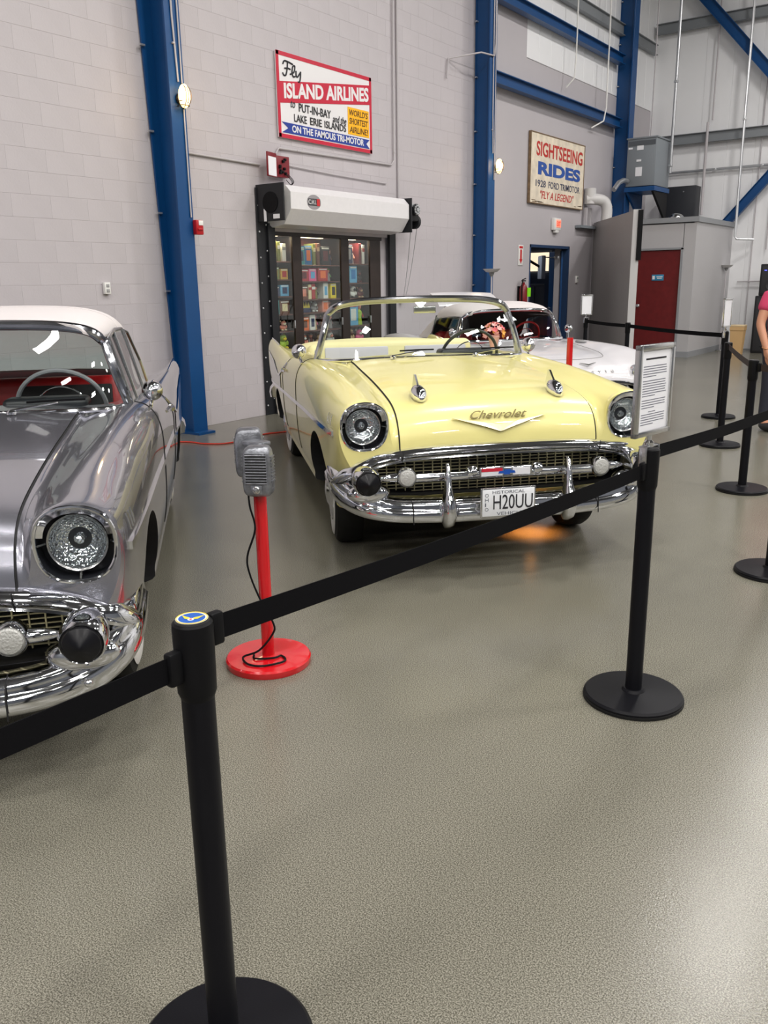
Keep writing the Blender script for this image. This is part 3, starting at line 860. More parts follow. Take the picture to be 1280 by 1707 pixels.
r_ = empty('lobby_monitor', (-1.5, 18.75, 1.62), math.radians(35), 'grey monitor on a bracket in the lobby behind the blue door', 'monitor')
MB().box((0, 0, 0.28), (0.10, 0.52, 0.52), bev=0.02).build('case', mat('monitor_grey', srgb(150, 158, 172), 0.4), r_)
MB().box((0.052, 0, 0.30), (0.006, 0.44, 0.36)).build('screen', mat('screen_dark', (0.03, 0.03, 0.035), 0.15), r_, smooth=False)
MB().cyl((-0.05, 0, 0.3), (-0.4, 0, 0.5), 0.03, seg=10).build('bracket', BLACK, r_)
r_ = empty('lobby_cabinet', (-1.9, 18.6, 0), 0, 'dark cabinet in the lobby seen through the blue doorway', 'cabinet')
MB().box((0, 0, 0.78), (0.6, 1.1, 1.5), bev=0.01).build('body', mat('lobby_dark', srgb(46, 48, 60), 0.5), r_)
MB().box((0.305, -0.27, 0.78), (0.02, 0.50, 1.40), bev=0.004).build('door', mat('lobby_dark2', srgb(54, 56, 70), 0.5), r_)
MB().box((0.305, 0.27, 0.78), (0.02, 0.50, 1.40), bev=0.004).build('door', mat('lobby_dark2', srgb(54, 56, 70)), r_)
al = bpy.data.lights.new('lobby_light', 'AREA'); al.shape = 'RECTANGLE'; al.size = 0.6; al.size_y = 1.2; al.energy = 30
r_ = empty('lobby_lamp', (-2.4, 18.0, 2.95), 0, 'flat ceiling lamp in the lobby behind the blue door', 'lamp')
MB().box((0, 0, 0.015), (0.62, 1.22, 0.03), bev=0.005).build('tray', WHITE, r_)
lo = bpy.data.objects.new('lobby_light', al); COL.objects.link(lo); lo.parent = r_; lo.location = (0, 0, -0.01)

# --- transformer on its shelf, black cabinet, ducts
r_ = empty('transformer', (0.71, 19.2, 3.50), 0, 'big grey transformer box with white labels on a blue shelf', 'transformer')
MB().box((0, 0, 0.48), (0.62, 0.90, 0.94), bev=0.01).build('case', GREYBOX, r_)
MB().box((0, -0.452, 0.86), (0.58, 0.012, 0.09)).build('vent_slot', mat('vent_dark', srgb(84, 88, 94), 0.6), r_, smooth=False)
MB().box((0, 0, 0.96), (0.66, 0.94, 0.03), bev=0.004).build('lid', GREYBOX, r_)
for (px, pz, sx, sz) in ((-0.24, 0.77, 0.09, 0.035), (-0.03, 0.77, 0.14, 0.09), (-0.05, 0.52, 0.10, 0.04), (-0.04, 0.30, 0.14, 0.18)):
    MB().box((px, -0.452, pz), (sx, 0.004, sz)).build('label_plate', PAPER, r_, smooth=False)
for s_ in (-1, 1):
    MB().box((s_ * 0.26, -0.36, 0.008), (0.05, 0.06, 0.016)).build('foot', BLACK, r_, smooth=False)
r_ = empty('transformer_shelf', (0.71, 19.2, 3.3), 0, 'blue steel shelf with brackets carrying the transformer', 'shelf')
MB().box((0.0, 0, 0.15), (0.66, 0.96, 0.09)).build('deck', BLUE, r_, smooth=False)
for s_ in (-0.30, 0.25):
    MB().prism([(s_, -0.45, 0.10), (s_, 0.45, 0.10), (s_, 0.45, -0.48)], (0.05, 0, 0)).build('bracket', BLUE if s_ < 0 else BLACK, r_, smooth=False)
r_ = empty('black_cabinet', (0.95, 20.86, 2.752), 0, 'plain black cabinet on the back wall under the transformer shelf', 'cabinet')
MB().box((0, 0, 0.44), (0.72, 0.40, 0.88), bev=0.006).build('body', mat('cabinet_black', (0.02, 0.022, 0.028), 0.5), r_)
MB().box((0, -0.205, 0.44), (0.68, 0.012, 0.84), bev=0.003).build('door', mat('cabinet_black', (0.02, 0.022, 0.028)), r_)
MB().cyl((0.1, -0.212, 0.76), (0.1, -0.222, 0.76), 0.015, seg=10).build('lock', GALV, r_)
r_ = empty('vent_duct', (0.36, 17.75, 2.66), 0, 'pale bent vent duct with elbow rising beside the partition', 'duct')
DUCT = mat('duct_white', srgb(206, 204, 204), 0.4)
MB().tube(spline([(0.05, 0, 0.10), (0.05, 0, 0.36), (0.0, -0.06, 0.50), (-0.12, -0.2, 0.54), (-0.28, -0.3, 0.54)], 5), 0.11, 14).build('elbow_pipe', DUCT, r_)
MB().tube([(-0.22, -0.25, 0.45), (-0.22, -0.25, 0.75)], 0.12, 14).build('stub', DUCT, r_)
r_ = empty('wall_ledge', (0.06, 17.0, 2.64), 0, 'short grey ledge with two upright posts on the wall near the duct', 'ledge')
MB().box((0.03, 0.55, 0.02), (0.12, 0.95, 0.05)).build('shelf_board', GREYBOX, r_, smooth=False)
MB().box((0.04, 0.42, 0.22), (0.05, 0.07, 0.36)).build('post', CONDUIT, r_, smooth=False)
MB().box((0.04, 0.62, 0.22), (0.05, 0.07, 0.36)).build('post', CONDUIT, r_, smooth=False)
pipe('flex_pipe', [(0.45, 18.71, 3.62), (0.46, 18.45, 3.62), (0.46, 18.2, 3.55), (0.44, 18.0, 3.40)], 0.05, 'fat metal flex pipe curling from the transformer to the wall', GALV)
r_ = empty('roof_vent', (1.45, 19.0, 2.77), 0, 'small silver dome vent on the closet roof', 'vent')
MB().ell((0, 0, 0.05), (0.16, 0.16, 0.12)).build('dome', CHROME_SOFT, r_)
MB().cyl((0, 0, 0), (0, 0, 0.05), 0.17, seg=20).build('collar', GALV, r_)

# ================================================================== CARS
# car frame: x forward from the front axle, y to the car's left, z up
def make_sections(T, xs, nsub):
    """T: list of control columns {'y': table, 'z': table}; returns half sections, one dense polyline per x"""
    Y = np.array([tab(c['y'], xs) if isinstance(c['y'], dict) else np.full(len(xs), c['y']) for c in T])
    Z = np.array([tab(c['z'], xs) if isinstance(c['z'], dict) else np.full(len(xs), c['z']) for c in T])
    out = []
    for i in range(len(xs)):
        pts = [(0.0, Y[k, i], Z[k, i]) for k in range(len(T))]
        P = spline([(p[0], p[1], p[2]) for p in pts], nsub)
        out.append([(xs[i], max(p.y, 0.0), p.z) for p in P])
    return out

def body_from_sections(secs, name, m, parent):
    """mirror the half sections and close the ends"""
    rings = []
    for s in secs:
        half = s
        rings.append([(p[0], p[1], p[2]) for p in half] + [(p[0], -p[1], p[2]) for p in half[::-1][1:-1]])
    b_ = MB()
    b_.ring_loft(rings, True, True, True)
    return b_.build(name, m, parent, angle=32)

def side_y(secs_fn, x, z):
    s = secs_fn(x)
    best = None
    for a, b_ in zip(s[:-1], s[1:]):
        if a[1] > 0.6 and b_[1] > 0.6 and (a[2] - z) * (b_[2] - z) <= 0 and abs(a[2] - b_[2]) > 1e-6:
            t = (z - a[2]) / (b_[2] - a[2])
            yv = a[1] + t * (b_[1] - a[1])
            best = yv if best is None else max(best, yv)
    return best if best is not None else max(p[1] for p in s)

def wheel(parent, x, y, r, wd, side, steer=0.0, white=True):
    """side = +1 left, -1 right"""
    ax = RZ(steer) @ Vector((0, side, 0))
    prof = [(r * 0.62, -wd / 2 + 0.01), (r * 0.80, -wd / 2), (r * 0.95, -wd / 2 + 0.015), (r, -wd / 2 + 0.045), (r, wd / 2 - 0.045), (r * 0.95, wd / 2 - 0.015), (r * 0.80, wd / 2), (r * 0.62, wd / 2 - 0.01)]
    t = MB().lathe(prof, (x, y, r), ax, 40).build('tyre', RUBBER, parent)
    if white:
        MB().lathe([(r * 0.60, wd / 2 - 0.008), (r * 0.66, wd / 2 + 0.004), (r * 0.80, wd / 2 + 0.006), (r * 0.86, wd / 2 - 0.002)], (x, y, r), ax, 40).build('whitewall', WHITEWALL, t)
    MB().lathe([(r * 0.60, wd / 2 - 0.02), (r * 0.58, wd / 2 + 0.006), (r * 0.50, wd / 2 + 0.015), (r * 0.30, wd / 2 + 0.02), (r * 0.24, wd / 2 + 0.035), (0.001, wd / 2 + 0.045)], (x, y, r), ax, 32).build('hubcap', CHROME, t)
    return t

def windshield(parent, base, top, r_frame, glass, dz, base_r=0.014):
    """base, top: matching point lists (right half from centre to corner); mirrored"""
    B = [Vector(p) + Vector((0, 0, dz)) for p in base]
    T = [Vector(p) + Vector((0, 0, dz)) for p in top]
    B = spline(B, 4); T = spline(T, 4)
    mir = lambda L: [Vector((p.x, -p.y, p.z)) for p in L[::-1][:-1]] + L
    Bf, Tf = mir(B), mir(T)
    n = len(Bf)
    P = []
    for k in range(9):
        t = k / 8
        row = []
        for j in range(n):
            q = Bf[j].lerp(Tf[j], t)
            q.x += 0.03 * math.sin(math.pi * t)
            row.append(q)
        P.append(row)
    MB().grid(P).build('windshield_glass', glass, parent, recalc=False)
    left = [P[k][0] for k in range(9)]
    right = [P[k][-1] for k in range(8, -1, -1)]
    path = left + Tf[1:-1] + right
    fr_ = MB().tube(path, r_frame, 10).build('windshield_frame', mat('frame_chrome', (.42, .43, .46), .12, 1.0), parent)
    MB().tube([p + Vector((-0.02, 0, -0.002)) for p in Tf[2:-2]], r_frame * 1.1, 10).build('header_rail', CHROME_SOFT, fr_)
    MB().tube([p + Vector((0.0, 0, -0.004)) for p in Bf], base_r, 8).build('base_moulding', CHROME, fr_)
    for sgn, L in ((1, left), (-1, right[::-1])):
        q = [L[0] + Vector((-0.055, 0, 0))] + [p + Vector((-0.05 + 0.01 * i, 0, 0)) for i, p in enumerate(L[2:8])]
        MB().tube(q, 0.011, 8).build('vent_post', CHROME_SOFT, fr_)
    return P

def steering_wheel(parent, c, r, tilt, rim_m, dz, hubm=CHROME):
    c = Vector(c) + Vector((0, 0, dz))
    R = Matrix.Rotation(tilt, 3, 'Y')           # wheel axis leans back towards the driver
    ring = [c + R @ Vector((0, r * math.cos(t), r * math.sin(t))) for t in [2 * math.pi * k / 40 for k in range(40)]]
    o = MB().tube(ring, 0.012, 8, closed=True).build('steering_wheel', rim_m, parent)
    sp = MB()
    sp.tube([c + R @ Vector((0, -r, 0)), c + R @ Vector((0.03, 0, -0.01)), c + R @ Vector((0, r, 0))], 0.009, 6)
    sp.build('spokes', rim_m, o)
    MB().lathe([(0.05, -0.01), (0.055, 0.01), (0.03, 0.03)], c + R @ Vector((0.01, 0, 0)), R @ Vector((-1, 0, 0)), 18).build('horn_button', hubm, o)
    MB().tube([c + R @ Vector((0.06, 0, 0)) + Vector((0, 0, 0)), c + R @ Vector((0.40, 0, 0))], 0.025, 10).build('steering_column', rim_m, o)
    hr = [c + R @ Vector((-0.01, r * 0.55 * math.cos(t), r * 0.55 * math.sin(t))) for t in [math.pi * (k / 16) for k in range(17)]]
    MB().tube(hr, 0.005, 6).build('horn_ring', CHROME, o)
    return o


# ---------- tables of the big fifties convertible
XF, XR = 0.755, -4.12
zc = {.755: .722, .748: .775, .735: .818, .70: .878, .64: .925, .55: .958, .40: .985, 0: 1.03, -.4: 1.06, -.8: 1.085, -1.05: 1.085, -1.3: 1.05, -2.9: 1.03, -3.2: 1.02, -3.7: .97, -4.0: .90, -4.12: .84}
def off(d, k):
    return {a: b_ + k for a, b_ in d.items()}
fc_z = {.755: .978, .74: .986, .70: .992, .6: 1.0, .4: 1.018, 0: 1.045, -.4: 1.06, -1.0: 1.068, -1.5: 1.05, -2.0: 1.035, -2.2: .995, -2.6: .985, -3.0: 1.0, -3.5: 1.02, -4.0: 1.048, -4.12: 1.04}
SEDAN = [
    {'y': 0.0, 'z': zc},
    {'y': 0.20, 'z': off(zc, -.002)},
    {'y': 0.41, 'z': off(zc, -.010)},
    {'y': 0.57, 'z': off(zc, -.026)},
    {'y': 0.60, 'z': {.755: .70, .745: .77, .72: .815, .65: .900, .5: .945, .3: .967, 0: .997, -.4: 1.025, -1.0: 1.052, -2.9: 1.01, -3.6: .97, -4.12: .86}},
    {'y': {.755: .626, .65: .63, .0: .635, -2.6: .66, -3.2: .70, -4.12: .70}, 'z': {.755: .80, .74: .83, .70: .885, .64: .925, .5: .955, .3: .978, 0: 1.005, -.4: 1.032, -1.0: 1.055, -2.0: 1.03, -2.3: .99, -2.9: .99, -3.6: .96, -4.12: .92}},
    {'y': {.755: .650, .70: .67, 0: .69, -2.6: .72, -3.2: .79, -4.12: .815}, 'z': {.755: .940, .745: .945, .70: .955, .6: .970, .4: .992, 0: 1.022, -.4: 1.042, -1.0: 1.06, -2.0: 1.034, -2.3: .99, -2.9: .985, -3.6: .98, -4.12: .985}},
    {'y': {.755: .765, 0: .78, -1: .79, -2.0: .80, -3.0: .845, -4.12: .868}, 'z': fc_z},
    {'y': {.755: .868, .72: .872, .5: .876, -1: .88, -2: .88, -3: .895, -4.12: .905}, 'z': {.755: .950, .73: .953, .6: .962, .4: .972, 0: .995, -.4: 1.01, -1: 1.03, -2.0: 1.0, -2.25: .955, -2.6: .945, -3: .955, -3.5: .98, -4.12: 1.0}},
    {'y': {.755: .907, .72: .914, .66: .920, .5: .927, 0: .931, -1: .932, -3: .934, -4.12: .92}, 'z': {.755: .84, .6: .86, 0: .88, -1: .92, -2: .90, -2.3: .86, -3: .86, -4.12: .92}},
    {'y': {.755: .888, .72: .905, .66: .918, .5: .930, 0: .938, -3: .938, -4.12: .915}, 'z': .72},
    {'y': {.755: .835, .72: .862, .66: .885, .5: .912, .2: .928, -3: .93, -4.12: .89}, 'z': {.755: .61, .5: .56, .2: .52, -4.12: .55}},
    {'y': {.755: .78, .66: .82, .5: .87, .3: .90, -3.5: .90, -4.12: .86}, 'z': {.755: .52, .6: .47, .3: .38, -3.3: .36, -4.12: .42}},
    {'y': {.755: .70, .6: .76, .3: .85, -3.5: .85, -4.12: .78}, 'z': {.755: .47, .6: .40, .3: .29, -3.3: .29, -4.12: .38}},
    {'y': 0.45, 'z': {.755: .45, .6: .38, .3: .27, -3.3: .27, -4.12: .37}},
    {'y': 0.0, 'z': {.755: .45, .6: .38, .3: .27, -3.3: .27, -4.12: .37}},
]
NSUB = 5
def sedan_sec(x):
    return make_sections(SEDAN, np.array([x]), NSUB)[0]

LENSG = mat('headlamp_lens', (0.75, 0.78, 0.80), 0.12, 0.75, bump=0.5, bscale=38)
def fluted_glass():
    m = glass_mat('fluted_headlamp_glass', (0.92, 0.95, 0.96))
    nt = m.node_tree
    g = [n for n in nt.nodes if n.type == 'BSDF_GLOSSY'][0]
    tc = nt.nodes.new('ShaderNodeTexCoord')
    wv = nt.nodes.new('ShaderNodeTexWave'); wv.bands_direction = 'Y'; wv.inputs['Scale'].default_value = 22; wv.inputs['Distortion'].default_value = 1.5
    bp = nt.nodes.new('ShaderNodeBump'); bp.inputs['Strength'].default_value = 0.35; bp.inputs['Distance'].default_value = 0.003
    nt.links.new(tc.outputs['Object'], wv.inputs['Vector']); nt.links.new(wv.outputs['Fac'], bp.inputs['Height']); nt.links.new(bp.outputs['Normal'], g.inputs['Normal'])
    return m
FLUTED = fluted_glass()
def facet_mirror():
    m = mat('headlamp_reflector', (0.92, 0.94, 0.96), 0.03, 1.0)
    nt = m.node_tree
    tc = nt.nodes.new('ShaderNodeTexCoord')
    vo = nt.nodes.new('ShaderNodeTexVoronoi'); vo.inputs['Scale'].default_value = 75
    bp = nt.nodes.new('ShaderNodeBump'); bp.inputs['Strength'].default_value = 0.7; bp.inputs['Distance'].default_value = 0.006
    nt.links.new(tc.outputs['Object'], vo.inputs['Vector']); nt.links.new(vo.outputs['Distance'], bp.inputs['Height'])
    nt.links.new(bp.outputs['Normal'], nt.nodes['Principled BSDF'].inputs['Normal'])
    return m
REFLECT = facet_mirror()
GOLD = mat('gold_grille', srgb(206, 198, 160), 0.3, 0.7)
EMBLEM = mat('gold_trim', srgb(236, 224, 184), 0.25, 0.6)
BUCKET = mat('headlamp_bucket', (0.02, 0.022, 0.028), 0.35)

def make_convertible(loc, yaw, dz, label, paint, insert, seat_m, seat_in, dash_m, wheel_m, top_m=None, plate=False, tip_m=None, steer=0.0):
    tip_m = tip_m or mat('rubber_tip', (.006, .006, .008), .28, spec=.3)
    root = empty('convertible_car', (loc[0], loc[1], 0), yaw, label, 'car', 'classic convertibles on show')
    V3 = lambda x, y, z: Vector((x, y, z + dz))
    xs = np.concatenate([np.linspace(XF, .70, 8), np.linspace(.68, .40, 12), np.linspace(.34, -1.2, 24), np.linspace(-1.3, -3.9, 30), np.linspace(-3.95, XR, 4)])
    secs = make_sections(SEDAN, xs, NSUB)
    secs = [[(p[0], p[1], p[2] + dz) for p in s] for s in secs]
    body = body_from_sections(secs, 'body', [paint], root)
    cut = []
    def cutter(mb, m):
        o = mb.build('cutter', [m], None, smooth=False)
        o.location = root.location; o.rotation_euler = root.rotation_euler
        cut.append(o)
    for sg in (1, -1):
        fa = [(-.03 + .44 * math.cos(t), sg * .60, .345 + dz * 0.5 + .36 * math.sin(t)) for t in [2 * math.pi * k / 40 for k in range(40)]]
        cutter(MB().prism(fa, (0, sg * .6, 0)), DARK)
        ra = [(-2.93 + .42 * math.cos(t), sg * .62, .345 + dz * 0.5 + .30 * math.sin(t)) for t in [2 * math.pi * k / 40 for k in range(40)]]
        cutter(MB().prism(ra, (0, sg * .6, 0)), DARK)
        # headlamp bucket: rounded hood shape
        hb_ = bezel_outline(sg)
        cutter(MB().prism([V3(.655, y, z) for y, z in hb_], (.2, 0, 0)), BUCKET)
    gp = [(-.80, .50), (-.70, .465), (-.45, .45), (.45, .45), (.70, .465), (.80, .50), (.845, .555), (.80, .615), (.66, .655), (.45, .674), (0, .684), (-.45, .674), (-.66, .655), (-.80, .615), (-.845, .555)]
    cutter(MB().prism([V3(.56, y, z) for y, z in gp], (.4, 0, 0)), DARK)
    ck = [(-1.10, .0), (-1.115, .35), (-1.15, .62), (-1.25, .715), (-1.8, .725), (-2.5, .70), (-2.75, .62), (-2.80, .3)]
    pl_ = [V3(x, y, .40) for x, y in ck] + [V3(x, -y, .40) for x, y in ck[::-1] if y > 0]
    cutter(MB().prism(pl_, (0, 0, 1.2)), seat_m)
    boolean_cut(body, cut)

    # hood panel, a few millimetres proud of the body
    nk = 3 * NSUB + 1
    hs = [i for i, x in enumerate(xs) if x > -.93]
    G_ = [[Vector(p) for p in secs[i][:nk]] for i in hs]
    full = [[Vector((p.x, -p.y, p.z)) for p in row[::-1][:-1]] + row for row in G_]
    ni, nj = len(full), len(full[0])
    up_, dn_ = [], []
    for i in range(ni):
        ru, rd = [], []
        for j in range(nj):
            a = full[min(i + 1, ni - 1)][j] - full[max(i - 1, 0)][j]
            b_ = full[i][min(j + 1, nj - 1)] - full[i][max(j - 1, 0)]
            n_ = a.cross(b_).normalized()
            if n_.z < 0 and n_.x < 0.5:
                n_ = -n_
            if n_.x < -0.5:
                n_ = -n_
            ru.append(full[i][j] + n_ * .007); rd.append(full[i][j] - n_ * .010)
        up_.append(ru); dn_.append(rd)
    hd = MB().grid(up_)
    per = [(0, j) for j in range(nj)] + [(i, nj - 1) for i in range(1, ni)] + [(ni - 1, j) for j in range(nj - 2, -1, -1)] + [(i, 0) for i in range(ni - 2, 0, -1)]
    sk = [[up_[i][j] for i, j in per + per[:1]], [dn_[i][j] for i, j in per + per[:1]]]
    hd.grid(sk, 1)
    hood = hd.build('hood', [paint, DARK], root, angle=40)
    seam = [up_[i][nj - 1] + Vector((0, .004, -.006)) for i in range(ni)]
    MB().tube(seam, .0035, 5).build('hood_gap', DARK, hood)
    MB().tube([Vector((p.x, -p.y, p.z)) for p in seam], .0035, 5).build('hood_gap', DARK, hood)

    # hood ornaments: bullet pod with fin
    for sg in (1, -1):
        a = V3(.51, sg * .41, .992)
        ax = Vector((.95, 0, -.30)).normalized()
        pod = MB().lathe([(.004, -.07), (.024, -.055), (.040, -.02), (.045, .02), (.038, .06), (.020, .092), (.004, .102)], a, ax, 18, ref=(0, 1, 0)).build('hood_ornament', CHROME, hood)
        MB().prism([a + Vector((.02, -.006, .025)), a + Vector((-.12, -.006, .015)), a + Vector((-.085, -.006, .095)), a + Vector((-.065, -.006, .095))], (0, .012, 0)).build('ornament_fin', CHROME, hood)
    # V emblem and script on the nose
    def nose(y, z):
        zz = z
        x_ = float(pchip([.722, .775, .818, .878, .925, .958], [.755, .748, .735, .70, .64, .55], zz))
        return V3(x_ + .012, y, z)
    for sg in (1, -1):
        pts = [nose(0, .826), nose(sg * .10, .842), nose(sg * .27, .868), nose(sg * .10, .822), nose(0, .790)]
        MB().prism(pts, (.014, 0, .004)).build('vee_emblem', EMBLEM, hood, smooth=False)
    MB().text('Chevrolet', nose(-.165, .862), nose(.165, .862) - nose(-.165, .862), (-.012, 0, .042), (1, 0, .3), .008, bold=.004, shear=.45)  .build('script_emblem', mat('script_gold', srgb(150, 138, 96), .3, .7), hood, smooth=False)

    # chrome lip over the grille
    lipc = [(.790, 0, .700), (.788, .30, .697), (.785, .52, .688), (.778, .66, .668), (.766, .77, .636), (.742, .845, .598), (.690, .898, .560), (.640, .918, .545)]
    L_ = spline([V3(*p) for p in lipc], 5)
    L_ = [Vector((p.x, -p.y, p.z)) for p in L_[::-1][:-1]] + L_
    rings = []
    for i, p in enumerate(L_):
        t = abs(2 * i / (len(L_) - 1) - 1)
        h = .036 * (1 - .45 * max(0, (t - .75) / .25))
        d_ = .034
        T_ = (L_[min(i + 1, len(L_) - 1)] - L_[max(i - 1, 0)]).normalized()
        fw_ = Vector((1, 0, 0)); fw_ = (fw_ - T_ * fw_.dot(T_)).normalized()
        u_ = fw_.cross(T_).normalized()
        if u_.z < 0:
            u_ = -u_
        sh = [(-.03, 1.0), (.004, .98), (.7 * d_, .62), (d_, .1), (d_ * .78, -.30), (d_ * .45, -.55), (d_ * .55, -.80), (.0, -1.0), (-.03, -1.0)]
        rings.append([p + fw_ * a + u_ * (b_ * h) for a, b_ in sh])
    lip = MB().ring_loft(rings).build('grille_lip', CHROME, root, angle=50)
    for sg in (1, -1):
        c_ = V3(.790, sg * .66, .688)
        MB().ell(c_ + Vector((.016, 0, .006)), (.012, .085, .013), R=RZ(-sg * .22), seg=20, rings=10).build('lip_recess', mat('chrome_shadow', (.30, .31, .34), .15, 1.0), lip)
        MB().tube([V3(.822, sg * .571, .722), V3(.826, sg * .571, .69), V3(.80, sg * .571, .655)], .0025, 5).build('lip_joint', DARK, lip)

    # grille: fine bars
    gr = MB()
    def gh(y):
        y = abs(y)
        return float(np.interp(y, [0, .45, .66, .76], [.676, .666, .648, .60])), float(np.interp(y, [0, .45, .66, .76], [.455, .458, .475, .52]))
    for k in range(12):
        z = .462 + k * .0185
        ym = max([y for y in np.linspace(0, .76, 60) if gh(y)[1] <= z <= gh(y)[0]] + [0.0])
        if ym > .05:
            gr.ribbon([V3(.675 - .02 * (y / .76)**2, y, z) for y in np.linspace(-ym, ym, 13)], (0, 0, .0022), (.004, 0, 0))
    for k in range(-14, 15):
        y = k * .0525
        z1, z0 = gh(y)
        x_ = .676 - .02 * (y / .76)**2
        gr.ribbon([V3(x_, y, z0), V3(x_, y, z1)], (0, .0028, 0), (.005, 0, 0))
    grille = gr.build('grille_bars', GOLD, root, smooth=False, kind='stuff')
    MB().box(V3(.60, 0, .565), (.01, 1.45, .22)).build('radiator_screen', DARK, root, smooth=False)
    # floating bar with round lamps and centre badge
    zb_ = .570
    bar = MB().tube([V3(.835, y, zb_) for y in np.linspace(-.55, .55, 15)], .026, 14).build('grille_bar', CHROME, root)
    for sg in (1, -1):
        MB().lathe([(.050, -.05), (.056, -.02), (.056, .012), (.050, .022), (.046, .016)], V3(.855, sg * .56, zb_ + .012), (1, 0, 0), 26).build('parking_lamp', CHROME, bar)
        MB().lathe([(.047, 0), (.040, .010), (.02, .014), (.001, .015)], V3(.872, sg * .56, zb_ + .012), (1, 0, 0), 24).build('lamp_lens', mat('parking_lens', (.50, .50, .48), .25, 0.2, bump=.6, bscale=120), bar)
        MB().lathe([(.026, 0), (.024, .04), (.014, .085), (.002, .11)], V3(.835, sg * .605, zb_ + .010), (0, sg, 0), 16).build('bar_tip', CHROME, bar)
        MB().lathe([(.034, 0), (.038, .02), (.030, .05)], V3(.835, sg * .165, zb_ + .018), (0, sg, 0), 16).build('bar_collar', CHROME, bar)
    MB().box(V3(.850, 0, zb_ + .018), (.05, .31, .058), bev=.014, seg=3).build('badge_body', CHROME, bar)
    MB().box(V3(.8765, -.085, zb_ + .030), (.004, .12, .018)).build('badge_red', mat('badge_red', srgb(190, 40, 60), .3), bar, smooth=False)
    MB().box(V3(.8765, -.085, zb_ + .008), (.004, .12, .022)).box(V3(.8765, .085, zb_ + .018), (.004, .10, .04)).build('badge_white', mat('badge_white', srgb(222, 222, 228), .3), bar, smooth=False)
    MB().prism([V3(.878, y, z + zb_ + .016) for y, z in ((-.05, -.007), (-.018, -.007), (-.018, -.014), (.018, -.014), (.018, -.007), (.05, -.007), (.043, .007), (.022, .007), (.022, .014), (-.014, .014), (-.014, .007), (-.043, .007))], (.003, 0, 0)).build('badge_blue', mat('badge_blue', srgb(30, 80, 170), .3), bar, smooth=False)

    # bumper
    bp_ = [(.930, 0, .325, .455), (.927, .30, .325, .456), (.905, .55, .330, .462), (.878, .70, .343, .480), (.825, .82, .365, .515), (.735, .90, .395, .560), (.625, .938, .425, .592), (.50, .945, .455, .600), (.38, .942, .485, .600)]
    cen = spline([V3(p[0], p[1], 0) for p in bp_], 5)
    zbl = spline([Vector((p[2], p[3], 0)) for p in bp_], 5)
    cen = [Vector((p.x, -p.y, p.z)) for p in cen[::-1][:-1]] + cen
    zbl = zbl[::-1][:-1] + zbl
    rings = []
    for i, p in enumerate(cen):
        T_ = (cen[min(i + 1, len(cen) - 1)] - cen[max(i - 1, 0)]).normalized()
        o_ = Vector((T_.y, -T_.x, 0))
        z0, z1 = zbl[i].x, zbl[i].y
        hh = z1 - z0
        sh = [(-.085, z0 + .010), (-.03, z0), (-.008, z0 + hh * .06), (.0, z0 + hh * .22), (.0, z0 + hh * .46), (-.010, z0 + hh * .56), (-.016, z0 + hh * .62), (-.014, z0 + hh * .72), (-.026, z0 + hh * .90), (-.055, z1), (-.10, z1 - .004)]
        rings.append([p + o_ * a + Vector((0, 0, z)) for a, z in sh])
    bump = MB().ring_loft(rings).build('front_bumper', CHROME, root, angle=60)
    for sg in (1, -1):
        MB().tube([V3(.915, sg * .535, .330), V3(.912, sg * .535, .36), V3(.912, sg * .535, .40), V3(.895, sg * .535, .44), V3(.85, sg * .535, .460)], .003, 5).build('bumper_joint', DARK, bump)
        # bullet with black rubber tip
        MB().lathe([(.056, -.17), (.070, -.11), (.078, -.06), (.076, -.01), (.068, .008), (.061, .003)], V3(.930, sg * .785, .578), (1, 0, -.06), 28).build('bumper_bullet', CHROME, bump)
        MB().lathe([(.061, 0), (.058, .010), (.037, .025), (.010, .040), (.001, .043)], V3(.934, sg * .785, .578), (1, 0, -.06), 26).build('bullet_tip', tip_m, bump)
        MB().ell(V3(.895, sg * .785, .425), (.012, .014, .014), seg=12, rings=8).build('bumper_bolt', CHROME, bump)
        # sweep joining the bullet to the bumper bar
        MB().ell(V3(.825, sg * .765, .500), (.055, .12, .055), seg=20, rings=12).build('bumper_wing', CHROME, bump)
        # upright guard
        rg = []
        for z, wx, wy, ox in ((.300, .020, .018, -.02), (.325, .045, .034, .0), (.37, .060, .043, .01), (.43, .062, .042, .012), (.475, .05, .034, .005), (.52, .036, .022, -.004), (.58, .030, .017, -.012), (.635, .024, .014, -.022), (.655, .010, .008, -.028)):
            rg.append([V3(.925 + ox + wx * math.cos(t), sg * .345 + wy * math.sin(t), z) for t in [2 * math.pi * k / 16 for k in range(16)]])
        MB().ring_loft(rg).build('bumper_guard', CHROME, bump)
    # rear bumper
    rb = [(-4.24, 0, .36, .52), (-4.23, .5, .36, .52), (-4.18, .80, .38, .56), (-4.0, .935, .42, .60), (-3.7, .95, .46, .60)]
    cen = spline([V3(p[0], p[1], 0) for p in rb], 5); zbl = spline([Vector((p[2], p[3], 0)) for p in rb], 5)
    cen = [Vector((p.x, -p.y, p.z)) for p in cen[::-1][:-1]] + cen; zbl = zbl[::-1][:-1] + zbl
    rings = []
    for i, p in enumerate(cen):
        T_ = (cen[min(i + 1, len(cen) - 1)] - cen[max(i - 1, 0)]).normalized()
        o_ = Vector((-T_.y, T_.x, 0)); z0, z1 = zbl[i].x, zbl[i].y; hh = z1 - z0
        rings.append([p + o_ * a + Vector((0, 0, z)) for a, z in ((-.08, z0), (-.01, z0 + .01), (0, z0 + hh * .4), (-.01, z0 + hh * .7), (-.05, z1), (-.09, z1))])
    MB().ring_loft(rings).build('rear_bumper', CHROME, root, angle=60)

